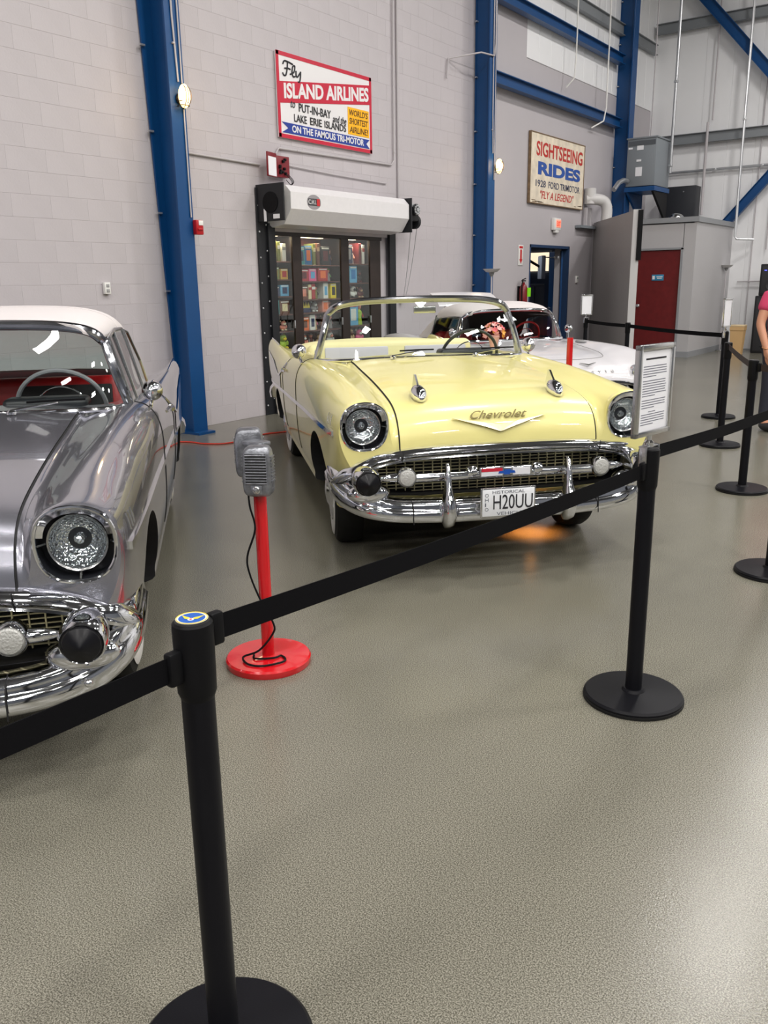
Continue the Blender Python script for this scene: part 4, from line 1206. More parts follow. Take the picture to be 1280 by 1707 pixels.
    # headlamps
    for sg in (1, -1):
        out_ = bezel_outline(sg)
        P_ = [V3(.752 + .018 * max(0, (z - .80) / .17), y, z) for y, z in out_]
        hl = MB().tube(P_, .007, 8, closed=True).build('headlamp_bezel', CHROME, root)
        n_ = len(P_)
        cc = V3(.74, sg * .768, .848)
        hoodb = MB()
        for a0 in range(n_):
            pass
        # hooded brow over the lamp
        brow = [i for i, (y, z) in enumerate(out_) if z > .875]
        rows = [[P_[i] for i in brow], [cc + (P_[i] - cc) * .80 + Vector((-.012, 0, 0)) for i in brow]]
        MB().grid(rows).build('bezel_brow', CHROME, hl, recalc=False)
        c_ = V3(.700, sg * .768, .843)
        MB().lathe([(.097, -.03), (.100, .0), (.097, .012), (.091, .008)], c_, (1, 0, 0), 36, loop=True).build('lamp_ring', CHROME_SOFT, hl)
        MB().lathe([(.091, .006), (.082, -.012), (.066, -.030), (.045, -.043), (.022, -.050), (.019, -.036), (.011, -.028), (.001, -.026)], c_, (1, 0, 0), 36, cap0=False).build('reflector', REFLECT, hl)
        MB().lathe([(.0915, .007), (.080, .020), (.055, .030), (.025, .035), (.001, .036)], c_, (1, 0, 0), 36, cap0=False).build('lamp_lens', FLUTED, hl)
        for ang in (math.pi / 2, -math.pi / 2, math.pi):
            q0 = c_ + Vector((.002, math.sin(ang) * .105, math.cos(ang) * .105)); q1 = c_ + Vector((.03, math.sin(ang) * .128, math.cos(ang) * .125))
            MB().tube([q0, q1], .006, 6).build('ring_clip', CHROME_SOFT, hl)

    # side: trim spear, wedge insert, seams, vents, handle, mirror
    def sp_(x, z, o_=0.004):
        return V3(x, side_y(sedan_sec, x, z) + o_, z)
    for sg in (1, -1):
        ms = lambda L: [Vector((p.x, sg * p.y, p.z)) for p in L]
        tr = ms([sp_(x, float(np.interp(x, [-3.95, -2.4, -.6, .66], [.63, .70, .772, .806]))) for x in np.linspace(.66, -3.9, 40)])
        tri = MB().ribbon(tr, (0, 0, .014), (0, .007, 0)).build('side_trim', CHROME, root)
        ut = ms([sp_(x, float(np.interp(x, [-3.95, -3.2, -2.62, -2.35, -2.15], [.93, .88, .80, .87, .955])), .004) for x in np.linspace(-2.15, -3.9, 24)])
        MB().ribbon(ut, (0, 0, .008), (0, .006, 0)).build('upper_trim', CHROME, tri)
        ins = []
        for x in np.linspace(-2.5, -3.85, 20):
            zl = float(np.interp(x, [-3.95, -2.4, -.6, .66], [.63, .70, .772, .806])) + .012
            zu = float(np.interp(x, [-3.95, -3.2, -2.62, -2.35, -2.15], [.93, .88, .80, .87, .955])) - .006
            ins.append(ms([sp_(x, zl + (zu - zl) * t, .0045) for t in (0, .33, .66, 1)]))
        MB().grid(ins).build('wedge_panel', insert, tri, recalc=False)
        for xx in (-1.17, -2.28):
            s_ = [p for p in sedan_sec(xx)[7 * NSUB:12 * NSUB]]
            MB().tube(ms([V3(p[0], p[1] + .0005, p[2]) for p in s_]), .0035, 5).build('door_gap', DARK, body)
        for k in range(3):
            MB().tube(ms([sp_(.585 - k * .045, .842, .001), sp_(.585 - k * .045, .87, .001), sp_(.585 - k * .045, .90, .001)]), .0035, 6).build('fender_slash', CHROME_SOFT, tri)
        hx = -2.12
        hn = MB().ribbon(ms([sp_(hx + .14 - .02 * k, .90, .012 + .018 * math.sin(math.pi * k / 8)) for k in range(9)]), (0, 0, .010), (0, .005, 0)).build('door_handle', CHROME, root)
        MB().lathe([(.014, 0), (.014, .012), (.006, .016)], ms([sp_(hx - .06, .90, 0)])[0], (0, sg, 0), 12).build('lock_button', CHROME, hn)
        # round door mirror
        mc = Vector((-1.20, sg * .90, 1.115 + dz))
        mr = MB().lathe([(.002, .075), (.022, .068), (.045, .045), (.055, .012), (.055, -.004), (.048, -.010)], mc, (1, 0, .1), 24).build('door_mirror', CHROME, root)
        MB().tube([mc + Vector((.01, 0, -.03)), mc + Vector((.03, sg * -.01, -.065)), mc + Vector((.05, sg * -.012, -.085))], .010, 8).build('mirror_stalk', CHROME, mr)
    # fins tail lamps
    for sg in (1, -1):
        MB().lathe([(.05, .03), (.05, -.03), (.02, -.055)], V3(-4.11, sg * .868, .80), (1, 0, 0), 16).build('tail_lamp', mat('tail_red', srgb(150, 12, 18), .2), root)
        MB().tube([V3(-3.4, sg * .86, 1.016), V3(-3.8, sg * .868, 1.04), V3(-4.10, sg * .872, 1.048), V3(-4.13, sg * .87, .92)], .008, 6).build('fin_trim', CHROME, root)

    # wheels
    for x in (0, -2.92):
        for sg in (1, -1):
            wheel(root, x, sg * .755, .338, .19, sg, math.radians(steer) if x == 0 else 0)
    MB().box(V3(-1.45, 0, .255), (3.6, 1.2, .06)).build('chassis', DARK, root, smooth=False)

    # windshield
    base = [(-.72, 0, 1.088), (-.735, .25, 1.086), (-.785, .50, 1.078), (-.87, .67, 1.070), (-.98, .765, 1.064), (-1.09, .785, 1.060)]
    top = [(-1.02, 0, 1.482), (-1.025, .22, 1.480), (-1.04, .42, 1.473), (-1.06, .56, 1.456), (-1.08, .64, 1.428), (-1.11, .692, 1.375)]
    windshield(root, base, top, .024, GLASS, dz)
    for sg in (1, -1):
        wb = V3(-.66, sg * .30, 1.088)
        wp = MB().lathe([(.022, 0), (.022, .012), (.010, .022)], wb, (0, 0, 1), 14).build('wiper', CHROME, root)
        MB().tube([wb + Vector((0, 0, .018)), wb + Vector((-.03, .10, .03)), wb + Vector((-.06, .20, .04))], .005, 6).build('wiper_arm', CHROME, wp)
        MB().ribbon([wb + Vector((-.055, .06, .046)), wb + Vector((-.075, .20, .048)), wb + Vector((-.10, .32, .046))], (0, 0, .005), (.003, 0, 0)).build('wiper_blade', BLACK, wp)
    im = MB().box(V3(-1.02, .02, 1.405), (.02, .17, .052), bev=.012, seg=3).build('inner_mirror', CHROME_SOFT, root)
    MB().tube([V3(-1.02, .02, 1.43), V3(-1.03, .02, 1.475)], .006, 6).build('mirror_stem', CHROME_SOFT, im)

    # interior
    MB().box(V3(-1.9, 0, .43), (1.75, 1.40, .05)).build('floor_pan', mat('carpet', (.03, .03, .03), .9), root, smooth=False)
    ds = [(-1.00, 1.045), (-1.10, 1.062), (-1.20, 1.045), (-1.24, 1.00), (-1.22, .88), (-1.10, .80)]
    MB().prism([V3(x, -.70, z) for x, z in ds], (0, 1.40, 0)).build('dashboard', dash_m, root, angle=50)
    MB().box(V3(-1.16, .37, 1.075), (.16, .42, .06), bev=.028, seg=3).build('instrument_hood', mat('dash_dark', (.02, .022, .025), .35), root)
    steering_wheel(root, (-1.24, .43, 1.035), .225, .42, wheel_m, dz)
    for nm, xx, zz, hgt in (('front_seat', -1.95, .50, .61), ('rear_seat', -2.66, .52, .52)):
        st_ = MB().box(V3(xx - .02, 0, zz + hgt / 2 + .02), (.17, 1.34, hgt), R=Matrix.Rotation(-.14, 3, 'Y'), bev=.06, seg=4).build(nm, seat_m, root)
        MB().box(V3(xx + .28, 0, zz + .07), (.50, 1.34, .17), bev=.05, seg=4).build('seat_cushion', seat_m, st_)
        for sg in (1, -1):
            MB().box(V3(xx + .055, sg * .34, zz + hgt * .62), (.03, .54, hgt * .68), R=Matrix.Rotation(-.14, 3, 'Y'), bev=.012, seg=2).build('seat_insert', seat_in, st_)
    for sg in (1, -1):
        MB().box(V3(-1.72, sg * .708, .86), (1.05, .03, .34), bev=.01).build('door_card', seat_m, root)
    if top_m is None:
        # folded top under its boot cover
        rg = []
        for x, hz_, hw in ((-2.70, .02, .66), (-2.78, .07, .69), (-2.95, .095, .71), (-3.15, .08, .70), (-3.30, .035, .66), (-3.36, .0, .60)):
            rg.append([V3(x, hw * math.cos(t), 1.00 + hz_ * max(0, math.sin(t))**.6 if math.sin(t) > 0 else .98) for t in [2 * math.pi * k / 28 for k in range(28)]])
        MB().ring_loft(rg).build('top_boot', seat_m, root)
    else:
        # raised soft top
        xs_ = np.linspace(-1.03, -2.95, 26)
        rows = []
        for x in xs_:
            zt = float(pchip([-2.95, -2.75, -2.5, -2.2, -1.9, -1.5, -1.2, -1.03], [1.02, 1.22, 1.42, 1.525, 1.555, 1.55, 1.525, 1.497], x))
            hw = float(pchip([-2.95, -2.5, -2.2, -1.5, -1.1, -1.03], [.72, .70, .69, .695, .66, .60], x))
            ze = float(pchip([-2.95, -2.6, -2.35, -2.2, -1.5, -1.1, -1.03], [.99, 1.01, 1.14, 1.36, 1.415, 1.41, 1.44], x))
            ze = min(ze, zt - .01)
            row = []
            for t in np.linspace(-1, 1, 31):
                a = abs(t)
                y_ = hw * (1 - (1 - a)**1.7) * (1 if t > 0 else -1)
                f_ = (1 - a**3.2)
                row.append(V3(x, y_, ze + (zt - ze) * f_))
            rows.append(row)
        under = [[p - Vector((0, 0, .012)) for p in r] for r in rows]
        tb = MB().grid(rows).grid(under, flip=True)
        ni, nj = len(rows), len(rows[0])
        per = [(0, j) for j in range(nj)] + [(i, nj - 1) for i in range(1, ni)] + [(ni - 1, j) for j in range(nj - 2, -1, -1)] + [(i, 0) for i in range(ni - 2, 0, -1)]
        tb.grid([[rows[i][j] for i, j in per + per[:1]], [under[i][j] for i, j in per + per[:1]]])
        tp = tb.build('soft_top', [top_m, GLASS_T], root, angle=50)
        for pg in tp.data.polygons:
            c_ = pg.center
            if -2.84 < c_.x < -2.36 and abs(c_.y) < .50 and pg.area > .0006:
                pg.material_index = 1
        for xx in (9, 17):
            MB().tube([p + Vector((0, 0, .001)) for p in rows[xx]], .004, 6).build('top_seam', top_m, tp)
        inn = MB()
        inn.grid([[p - Vector((0, 0, .03)) for p in r] for r in rows[2:18]])
        inn.build('headliner', mat('headliner_dark', (.05, .05, .055), .9), tp, recalc=False)
        for sg in (1, -1):
            # side glass and its bright frames
            gl = [[V3(x, sg * float(np.interp(z, [1.05, 1.42], [.80, .70])), z) for z in (1.04, 1.16, 1.28, 1.41)] for x in (-1.16, -1.5, -1.85)]
            g1 = MB().grid(gl).build('side_window', GLASS_T, root, recalc=False)
            MB().tube([V3(-1.16, sg * .80, 1.04), V3(-1.13, sg * .71, 1.40), V3(-1.5, sg * .70, 1.425), V3(-1.85, sg * .70, 1.415), V3(-1.87, sg * .80, 1.04)], .010, 8).build('window_frame', CHROME_SOFT, g1)
            MB().tube([V3(-1.42, sg * .80, 1.04), V3(-1.40, sg * .705, 1.42)], .009, 8).build('vent_divider', CHROME_SOFT, g1)
            gl = [[V3(x, sg * float(np.interp(z, [1.02, 1.40], [.79, .70])), z) for z in (1.02, 1.16, zz)] for x, zz in ((-1.90, 1.40), (-2.1, 1.37), (-2.3, 1.20))]
            g2 = MB().grid(gl).build('side_window', GLASS_T, root, recalc=False)
            MB().tube([V3(-1.90, sg * .80, 1.02), V3(-1.89, sg * .705, 1.405), V3(-2.12, sg * .705, 1.38), V3(-2.32, sg * .75, 1.19), V3(-2.34, sg * .79, 1.02)], .009, 8).build('window_frame', CHROME_SOFT, g2)
    if plate:
        MB().box(V3(.955, -.018, .437), (.012, .315, .165), bev=.004).build('plate_frame', CHROME_SOFT, root)
        pt = MB().box(V3(.963, -.018, .437), (.005, .296, .148), bev=.002).build('license_plate', mat('plate_white', srgb(226, 228, 232), .4), root)
        P_ = lambda y, z: V3(.9655, y, z)
        tx = MB()
        tx.text('H20UU', P_(-.105, .400), (0, .225, 0), (0, 0, .080), (1, 0, 0), .002, bold=.0)
        tx.build('plate_number', INK, pt, smooth=False)
        GI = mat('grey_ink', srgb(90, 94, 104), .6)
        MB().text('HISTORICAL', P_(-.11, .487), (0, .185, 0), (0, 0, .017), (1, 0, 0), .001).build('plate_heading', GI, pt, smooth=False)
        MB().text('VEHICLE', P_(-.085, .367), (0, .15, 0), (0, 0, .018), (1, 0, 0), .001).build('plate_footing', GI, pt, smooth=False)
        for k, c_ in enumerate('OHIO'):
            MB().text(c_, P_(-.152, .470 - k * .026), (0, .020 if c_ != 'I' else .006, 0), (0, 0, .020), (1, 0, 0), .001).build('plate_state', GI, pt, smooth=False)
    return root

def bezel_outline(sg):
    """headlamp opening seen from the front (y, z): round with a pointed brow"""
    pts = []
    cy, cz_ = .768, .846
    for k in range(36):
        t = 2 * math.pi * k / 36
        c, s = math.cos(t), math.sin(t)
        e = 2.0 / 2.7
        y = .127 * math.copysign(abs(c)**e, c)
        z = .124 * math.copysign(abs(s)**e, s)
        if s < 0:
            y *= 1 - .10 * (-s)
        if s > .6:
            z += .010 * (s - .6) / .4 * (1 - abs(c))
        pts.append((sg * (cy + y), cz_ + z))
    return pts if sg > 0 else pts[::-1]

def metallic_paint(name, col, metal, rough):
    m = mat(name, col, rough, metal, coat=1.0, noise=0.02, nscale=300)
    return m
PAINT_Y = mat('cream_yellow_paint', srgb(230, 221, 146), 0.30, 0.0, coat=0.7)
PAINT_S = metallic_paint('silver_metallic_paint', srgb(160, 160, 170), 0.8, 0.24)
CREAMV = mat('cream_vinyl', srgb(226, 220, 166), 0.45)
GREYV = mat('pale_grey_cloth', srgb(190, 190, 198), 0.6)
REDV = mat('red_vinyl', srgb(190, 24, 28), 0.4)
SOFT = mat('white_canvas', srgb(208, 202, 202), 0.8, bump=0.08, bscale=300)
silver = make_convertible((4.118, 1.492), -0.754, -0.055, 'silver metallic convertible with its white soft top up and red seats',
                 PAINT_S, PAINT_S, REDV, mat('black_cloth', (.02, .02, .022), .6), mat('dash_silver', (.12, .12, .13), .4), mat('grey_rim', srgb(150, 152, 156), .35), top_m=SOFT)
yellow = make_convertible((4.761, 4.679), -0.7413, 0.0, 'pale yellow convertible with its top folded down and a plate on the bumper',
                 PAINT_Y, mat('ivory_paint', srgb(226, 224, 214), .35, coat=.5), CREAMV, GREYV, CREAMV, mat('dark_rim', (.05, .055, .05), .35), plate=True, steer=-5.0)

# ---------- white two-seat roadster
vz = {.84: .56, .82: .62, .78: .675, .70: .725, .55: .775, .3: .825, 0: .86, -.4: .895, -.62: .905, -.85: .885, -2.0: .87, -2.3: .90, -3.0: .87, -3.26: .78, -3.44: .64}
vc = {.84: .60, .82: .68, .78: .755, .70: .805, .5: .85, .2: .875, -.5: .892, -.9: .885, -1.5: .87, -2.2: .90, -2.6: .915, -3.12: .86, -3.34: .76, -3.44: .64}
ROAD = [
    {'y': 0.0, 'z': vz}, {'y': .25, 'z': off(vz, -.003)}, {'y': .42, 'z': off(vz, -.016)},
    {'y': {.84: .50, .6: .54, -3.44: .54}, 'z': {.84: .56, .78: .67, .70: .735, .55: .785, .3: .822, 0: .848, -.4: .875, -.8: .88, -2: .868, -2.6: .885, -3.12: .83, -3.44: .64}},
    {'y': {.84: .60, .7: .66, .4: .69, -3: .70, -3.44: .62}, 'z': vc},
    {'y': {.84: .68, .7: .755, .4: .79, -3: .80, -3.44: .70}, 'z': off(vc, -.022)},
    {'y': {.84: .74, .7: .83, .4: .872, -3: .885, -3.44: .76}, 'z': {.84: .55, .7: .69, .4: .75, -1: .77, -1.6: .74, -2.6: .79, -3.44: .58}},
    {'y': {.84: .75, .7: .85, .4: .90, -3: .91, -3.44: .78}, 'z': {.84: .48, .5: .56, -3.44: .50}},
    {'y': {.84: .72, .7: .82, .4: .885, -3: .89, -3.44: .76}, 'z': {.84: .40, .4: .38, -3.44: .42}},
    {'y': {.84: .66, .4: .82, -3: .82, -3.44: .70}, 'z': {.84: .34, .4: .22, -3: .22, -3.44: .34}},
    {'y': .4, 'z': {.84: .33, .4: .20, -3: .20, -3.44: .33}}, {'y': 0.0, 'z': {.84: .33, .4: .20, -3: .20, -3.44: .33}},
]
def make_roadster(loc, yaw, label):
    root = empty('roadster_car', (loc[0], loc[1], 0), yaw, label, 'car')
    root.scale = (1, 1, 1.03)
    paint = mat('gloss_white_paint', srgb(212, 210, 214), 0.28, coat=0.8)
    xs = np.concatenate([np.linspace(.84, .70, 9), np.linspace(.66, -.9, 26), np.linspace(-1.0, -3.26, 26), np.linspace(-3.30, -3.44, 5)])
    secs = make_sections(ROAD, xs, 4)
    body = body_from_sections(secs, 'body', [paint], root)
    cut = []
    def cutter(mb, m):
        o = mb.build('cutter', [m], None, smooth=False); o.location = root.location; o.rotation_euler = root.rotation_euler; o.scale = root.scale; cut.append(o)
    for sg in (1, -1):
        for xc in (0, -2.59):
            cutter(MB().prism([(xc + .37 * math.cos(t), sg * .58, .33 + .34 * math.sin(t)) for t in [2 * math.pi * k / 36 for k in range(36)]], (0, sg * .6, 0)), DARK)
    cutter(MB().prism([(.70, .56 * math.cos(t), .46 + .085 * math.copysign(abs(math.sin(t))**.7, math.sin(t))) for t in [2 * math.pi * k / 36 for k in range(36)]], (.3, 0, 0)), DARK)
    ck = [(-.88, 0), (-.90, .5), (-.98, .68), (-1.5, .70), (-1.95, .62), (-2.0, .3)]
    cutter(MB().prism([(x, y, .35) for x, y in ck] + [(x, -y, .35) for x, y in ck[::-1] if y > 0], (0, 0, 1)), REDV)
    boolean_cut(body, cut)
    # hood outline
    hp = spline([(-.60, .50, 0), (-.1, .47, 0), (.35, .43, 0), (.52, .30, 0), (.57, 0, 0)], 6)
    def rz_(x, y):
        s = make_sections(ROAD, np.array([x]), 4)[0]
        return float(np.interp(abs(y), [p[1] for p in s[:17]], [p[2] for p in s[:17]]))
    hp = hp + [Vector((p.x, -p.y, 0)) for p in hp[::-1][1:]]
    MB().tube([(p.x, p.y, rz_(p.x, p.y) + .001) for p in hp], .004, 5).build('hood_gap', mat('grey_gap', (.25, .25, .25), .6), body)
    # mouth
    gx = [(.835, .57 * math.cos(t), .465 + .095 * math.copysign(abs(math.sin(t))**.7, math.sin(t))) for t in [2 * math.pi * k / 48 for k in range(48)]]
    mo_ = MB().tube(gx, .022, 10, closed=True).build('grille_surround', CHROME, root)
    for k in range(-4, 5):
        MB().ell((.80, k * .115, .46), (.035, .038, .06), seg=14, rings=8).build('grille_tooth', CHROME, mo_)
    for sg in (1, -1):
        for (y, z, x) in ((.745, .655, .76), (.575, .640, .80)):
            hl = MB().lathe([(.075, -.06), (.080, .0), (.076, .018), (.068, .012)], (x, sg * y, z), (1, 0, .05), 26).build('headlamp', CHROME, root)
            MB().lathe([(.068, 0), (.055, .022), (.02, .034), (.001, .036)], (x + .004, sg * y, z), (1, 0, .05), 24).build('lamp_lens', LENSG, hl)
        bm_ = MB().tube(spline([(.86, sg * .50, .36), (.86, sg * .66, .37), (.78, sg * .80, .39), (.62, sg * .89, .41)], 5), .035, 10).build('front_bumper', CHROME, root)
        MB().box((.87, sg * .52, .40), (.05, .04, .16), bev=.015).build('bumper_guard', CHROME, bm_)
        mc = Vector((-.86, sg * .78, 1.00))
        mr = MB().lathe([(.004, .06), (.03, .05), (.048, .015), (.048, -.006), (.04, -.01)], mc, (1, 0, .1), 20).build('door_mirror', CHROME, root)
        MB().tube([mc + Vector((0, 0, -.03)), mc + Vector((.01, 0, -.11))], .009, 8).build('mirror_stalk', CHROME, mr)
        MB().ell((-.30, sg * .60, .885), (.10, .045, .02), seg=16, rings=8).build('fender_vent', mat('grey_gap', (.25, .25, .25)), body)
        MB().tube(spline([(.55, sg * .905, .62), (.0, sg * .925, .62), (-.5, sg * .93, .61), (-1.0, sg * .925, .56)], 5), .009, 6).build('cove_trim', CHROME, body)
        MB().tube([(-1.05, sg * .905, .86), (-1.05, sg * .925, .60), (-1.05, sg * .90, .30)], .003, 5).build('door_gap', mat('grey_gap', (.25, .25, .25)), body)
    MB().prism([(.745, 0, .722), (.735, .10, .738), (.745, 0, .708), (.735, -.10, .738)], (.02, 0, .02)).build('nose_emblem', CHROME_SOFT, body, smooth=False)
    for k, c_ in enumerate('CORVETTE'):
        MB().text(c_, (.800, -.30 + .08 * k, .652), (0, .028, 0), (-.012, 0, .018), (1, 0, .6), .008, bold=.01).build('nose_letter', CHROME_SOFT, body, smooth=False)
    for x in (0, -2.59):
        for sg in (1, -1):
            wheel(root, x, sg * .73, .325, .18, sg)
    MB().box((-1.3, 0, .19), (3.0, 1.1, .06)).build('chassis', DARK, root, smooth=False)
    base = [(-.58, 0, .915), (-.60, .25, .914), (-.66, .48, .912), (-.76, .63, .906), (-.90, .70, .90)]
    top = [(-.86, 0, 1.235), (-.87, .25, 1.232), (-.89, .43, 1.222), (-.92, .54, 1.20), (-.96, .605, 1.155)]
    windshield(root, base, top, .018, GLASS, 0, .016)
    MB().box((-1.4, 0, .37), (1.0, 1.3, .04)).build('floor_pan', mat('red_carpet', (.2, .01, .01), .9), root, smooth=False)
    MB().prism([(x, -.66, z) for x, z in ((-.84, .89), (-.98, .90), (-1.04, .85), (-1.0, .70))], (0, 1.32, 0)).build('dashboard', REDV, root)
    steering_wheel(root, (-1.18, .36, .90), .20, .45, mat('red_rim', srgb(150, 20, 24), .35), 0)
    for sg in (1, -1):
        st_ = MB().box((-1.75, sg * .33, .72), (.15, .50, .50), R=Matrix.Rotation(-.2, 3, 'Y'), bev=.05, seg=3).build('bucket_seat', REDV, root)
        MB().box((-1.5, sg * .33, .50), (.48, .50, .14), bev=.04, seg=3).build('seat_cushion', REDV, st_)
    rows = []
    for x in np.linspace(-.87, -2.15, 20):
        zt = float(pchip([-2.15, -2.05, -1.85, -1.6, -1.3, -1.0, -.87], [.92, 1.06, 1.22, 1.305, 1.325, 1.29, 1.25], x))
        hw = float(pchip([-2.15, -1.6, -1.1, -.87], [.66, .64, .63, .52], x))
        ze = float(pchip([-2.15, -1.8, -1.62, -1.3, -1.0, -.87], [.90, .905, 1.12, 1.165, 1.17, 1.20], x))
        ze = min(ze, zt - .01)
        rows.append([Vector((x, hw * (1 - (1 - abs(t))**1.8) * (1 if t > 0 else -1), ze + (zt - ze) * (1 - abs(t)**3))) for t in np.linspace(-1, 1, 25)])
    und = [[p - Vector((0, 0, .012)) for p in r] for r in rows]
    tp = MB().grid(rows).grid(und, flip=True).build('soft_top', SOFT, root, angle=50, recalc=False)
    MB().grid([[p - Vector((0, 0, .03)) for p in r] for r in rows[1:]]).build('headliner', mat('headliner_dark', (.05, .05, .055)), tp, recalc=False)
    for sg in (1, -1):
        g1 = MB().grid([[(x, sg * float(np.interp(z, [.9, 1.17], [.70, .63])), z) for z in (.90, 1.03, 1.165)] for x in (-.97, -1.3, -1.66)]).build('side_window', GLASS_T, root, recalc=False)
        MB().tube([(-.97, sg * .70, .90), (-.97, sg * .625, 1.165), (-1.66, sg * .625, 1.16), (-1.68, sg * .70, .90)], .009, 8).build('window_frame', CHROME_SOFT, g1)
    # raised deck lid on two hinge arms
    dl = []
    for k in range(7):
        t = k / 6
        dl.append([Vector((-2.30 - .30 * t, y, 1.275 + .15 * t + .02 * math.sin(math.pi * t) - .06 * (y - .05)**2)) for y in np.linspace(-.30, .62, 15)])
    dn = [[p + Vector((.012, 0, -.016)) for p in r] for r in dl]
    ni, nj = 7, 15
    per = [(0, j) for j in range(nj)] + [(i, nj - 1) for i in range(1, ni)] + [(ni - 1, j) for j in range(nj - 2, -1, -1)] + [(i, 0) for i in range(ni - 2, 0, -1)]
    dk = MB().grid(dl).grid(dn, flip=True).grid([[dl[i][j] for i, j in per + per[:1]], [dn[i][j] for i, j in per + per[:1]]]).build('raised_deck_lid', paint, root)
    for y in (-.2, .5):
        MB().tube([(-2.22, y, .86), (-2.24, y, 1.1), (-2.34, y, 1.27)], .010, 6).build('hinge_arm', CHROME_SOFT, dk)
    return root
make_roadster((3.43, 8.80), -0.581, 'white roadster with a white soft top and red cabin behind the yellow convertible')

# ================================================================== BARRIERS
def stanchion_proto():
    m = {}
    m['base'] = MB().lathe([(.188, 0), (.190, .006), (.190, .020), (.182, .028), (.10, .032), (.045, .036), (.038, .046)], seg=48).mesh('base', BLACK_MET)
    m['base_rim'] = MB().lathe([(.186, 0.0), (.1925, .002), (.1925, .012), (.188, .013)], seg=48).mesh('base_rim', RUBBER)
    m['pole'] = MB().cyl((0, 0, .03), (0, 0, .90), .0315, seg=28).mesh('pole', BLACK_MET)
    m['head'] = MB().lathe([(.031, .845), (.0365, .86), (.0375, .90), (.0385, .985), (.0375, .996), (.034, 1.0)], seg=32).mesh('head', BLACK)
    m['cap'] = MB().lathe([(.033, .999), (.032, 1.003), (.001, 1.004)], seg=28).mesh('cap', mat('cap_black', (.02, .02, .022), .5))
    return m
SP = stanchion_proto()
def stanchion(x, y, label):
    r_ = empty('stanchion', (x, y, 0), 0, label, 'stanchion', 'black belt stanchions')
    for nm, me in SP.items():
        o = bpy.data.objects.new(nm, me); COL.objects.link(o); o.parent = r_
    return r_
def belt(st, p, q, z0=.967, z1=.925, m=BELT):
    """retractable belt from the head of one post to the next"""
    o = st.location
    p, q = Vector((p[0], p[1], 0)), Vector((q[0], q[1], 0))
    d = (q - p).normalized()
    n = Vector((-d.y, d.x, 0))
    L = (q - p).length
    pts = []
    for k in range(13):
        t = k / 12
        P = p.lerp(q, (0.045 + (L - .09) * t) / L)
        pts.append(P + Vector((0, 0, z0 + (z1 - z0) * t - .012 * L * .4 * math.sin(math.pi * t))) - o)
    MB().ribbon(pts, (0, 0, .025), n * .0012).build('belt', m, st)
    for t_, zz in ((.052, z0), (L - .050, z1)):
        P = p + d * t_ + Vector((0, 0, zz)) - o
        ang = math.atan2(d.y, d.x)
        MB().box(P, (.030, .022, .066), R=RZ(ang), bev=.006).build('belt_clip', BLACK, st)
PA_ = (6.40, .971); PBs = (6.538, 3.035); PC = (6.015, 6.83); PD = (5.365, 8.63); PE = (4.86, 10.45); PF = (6.643, 4.898); PG = (3.062, 12.166); PL0 = (6.385, .20)
sA = stanchion(*PA_, 'black belt post with a round blue and yellow emblem on its cap')
sB = stanchion(*PBs, 'black belt post carrying the silver-framed notice beside the yellow convertible')
sC = stanchion(*PC, 'black belt post standing between the notice post and the person in pink')
sD = stanchion(*PD, 'black belt post between the person in pink and the white roadster')
sE = stanchion(*PE, 'black belt post carrying the small framed notice beside the white roadster')
sF = stanchion(*PF, 'black belt post joined by belt to the notice post, in front of the open floor')
sG = stanchion(*PG, 'black belt post standing before the red door, behind the white roadster')
s0 = stanchion(*PL0, 'black belt post at the end of the belt in front of the silver convertible')
belt(s0, PL0, PA_, .94, .922)
belt(sA, PA_, PBs, .968, .922)
belt(sB, PBs, PF, .978, .93)
belt(sE, PE, PG, .955, .955)
belt(sG, PG, (1.9, 13.4), .955, .955)
BELT_BR = mat('brown_black_webbing', (.030, .018, .016), .7, bump=.2, bscale=900)
belt(sD, PD, PC, .965, .95, BELT_BR)
belt(sC, PC, (6.95, 6.35), .95, .93, BELT_BR)
s1 = stanchion(6.95, 6.35, 'black belt post at the free end of the brownish belt past the yellow convertible')
s2 = stanchion(1.9, 13.4, 'black belt post at the far end of the belt behind the white roadster')
# cap emblem
em = MB().cyl((0, 0, 1.004), (0, 0, 1.0045), .030, seg=32).build('cap_emblem', mat('emblem_white', srgb(222, 222, 210), .4), sA)
MB().cyl((0, 0, 1.0046), (0, 0, 1.005), .0245, seg=32).build('emblem_disc', mat('emblem_blue', srgb(24, 84, 170), .4), em)
er = MB().tube([(.0285 * math.cos(t), .0285 * math.sin(t), 1.005) for t in [2 * math.pi * k / 32 for k in range(32)]], .0008, 5, closed=True).build('emblem_ring', mat('emblem_gold', srgb(224, 196, 60), .4), em)
def uv_(a, b_, z=1.0052):                      # emblem axes follow the belt line
    return (a * .81 - b_ * .586, a * .586 + b_ * .81, z)
for sg in (1, -1):
    MB().prism([uv_(0, -.008), uv_(sg * .012, -.006), uv_(sg * .021, .012), uv_(sg * .012, .005), uv_(sg * .004, .0)], (0, 0, .0004)).build('emblem_wing', mat('emblem_gold', srgb(224, 196, 60)), em, smooth=False)
MB().cyl(uv_(0, -.009), uv_(0, -.009, 1.0058), .006, seg=16).build('emblem_roundel', mat('emblem_white', srgb(222, 222, 210)), em)
MB().cyl(uv_(0, -.009, 1.0058), uv_(0, -.009, 1.0062), .0025, seg=12).build('emblem_dot', mat('badge_red', srgb(190, 40, 60)), em)

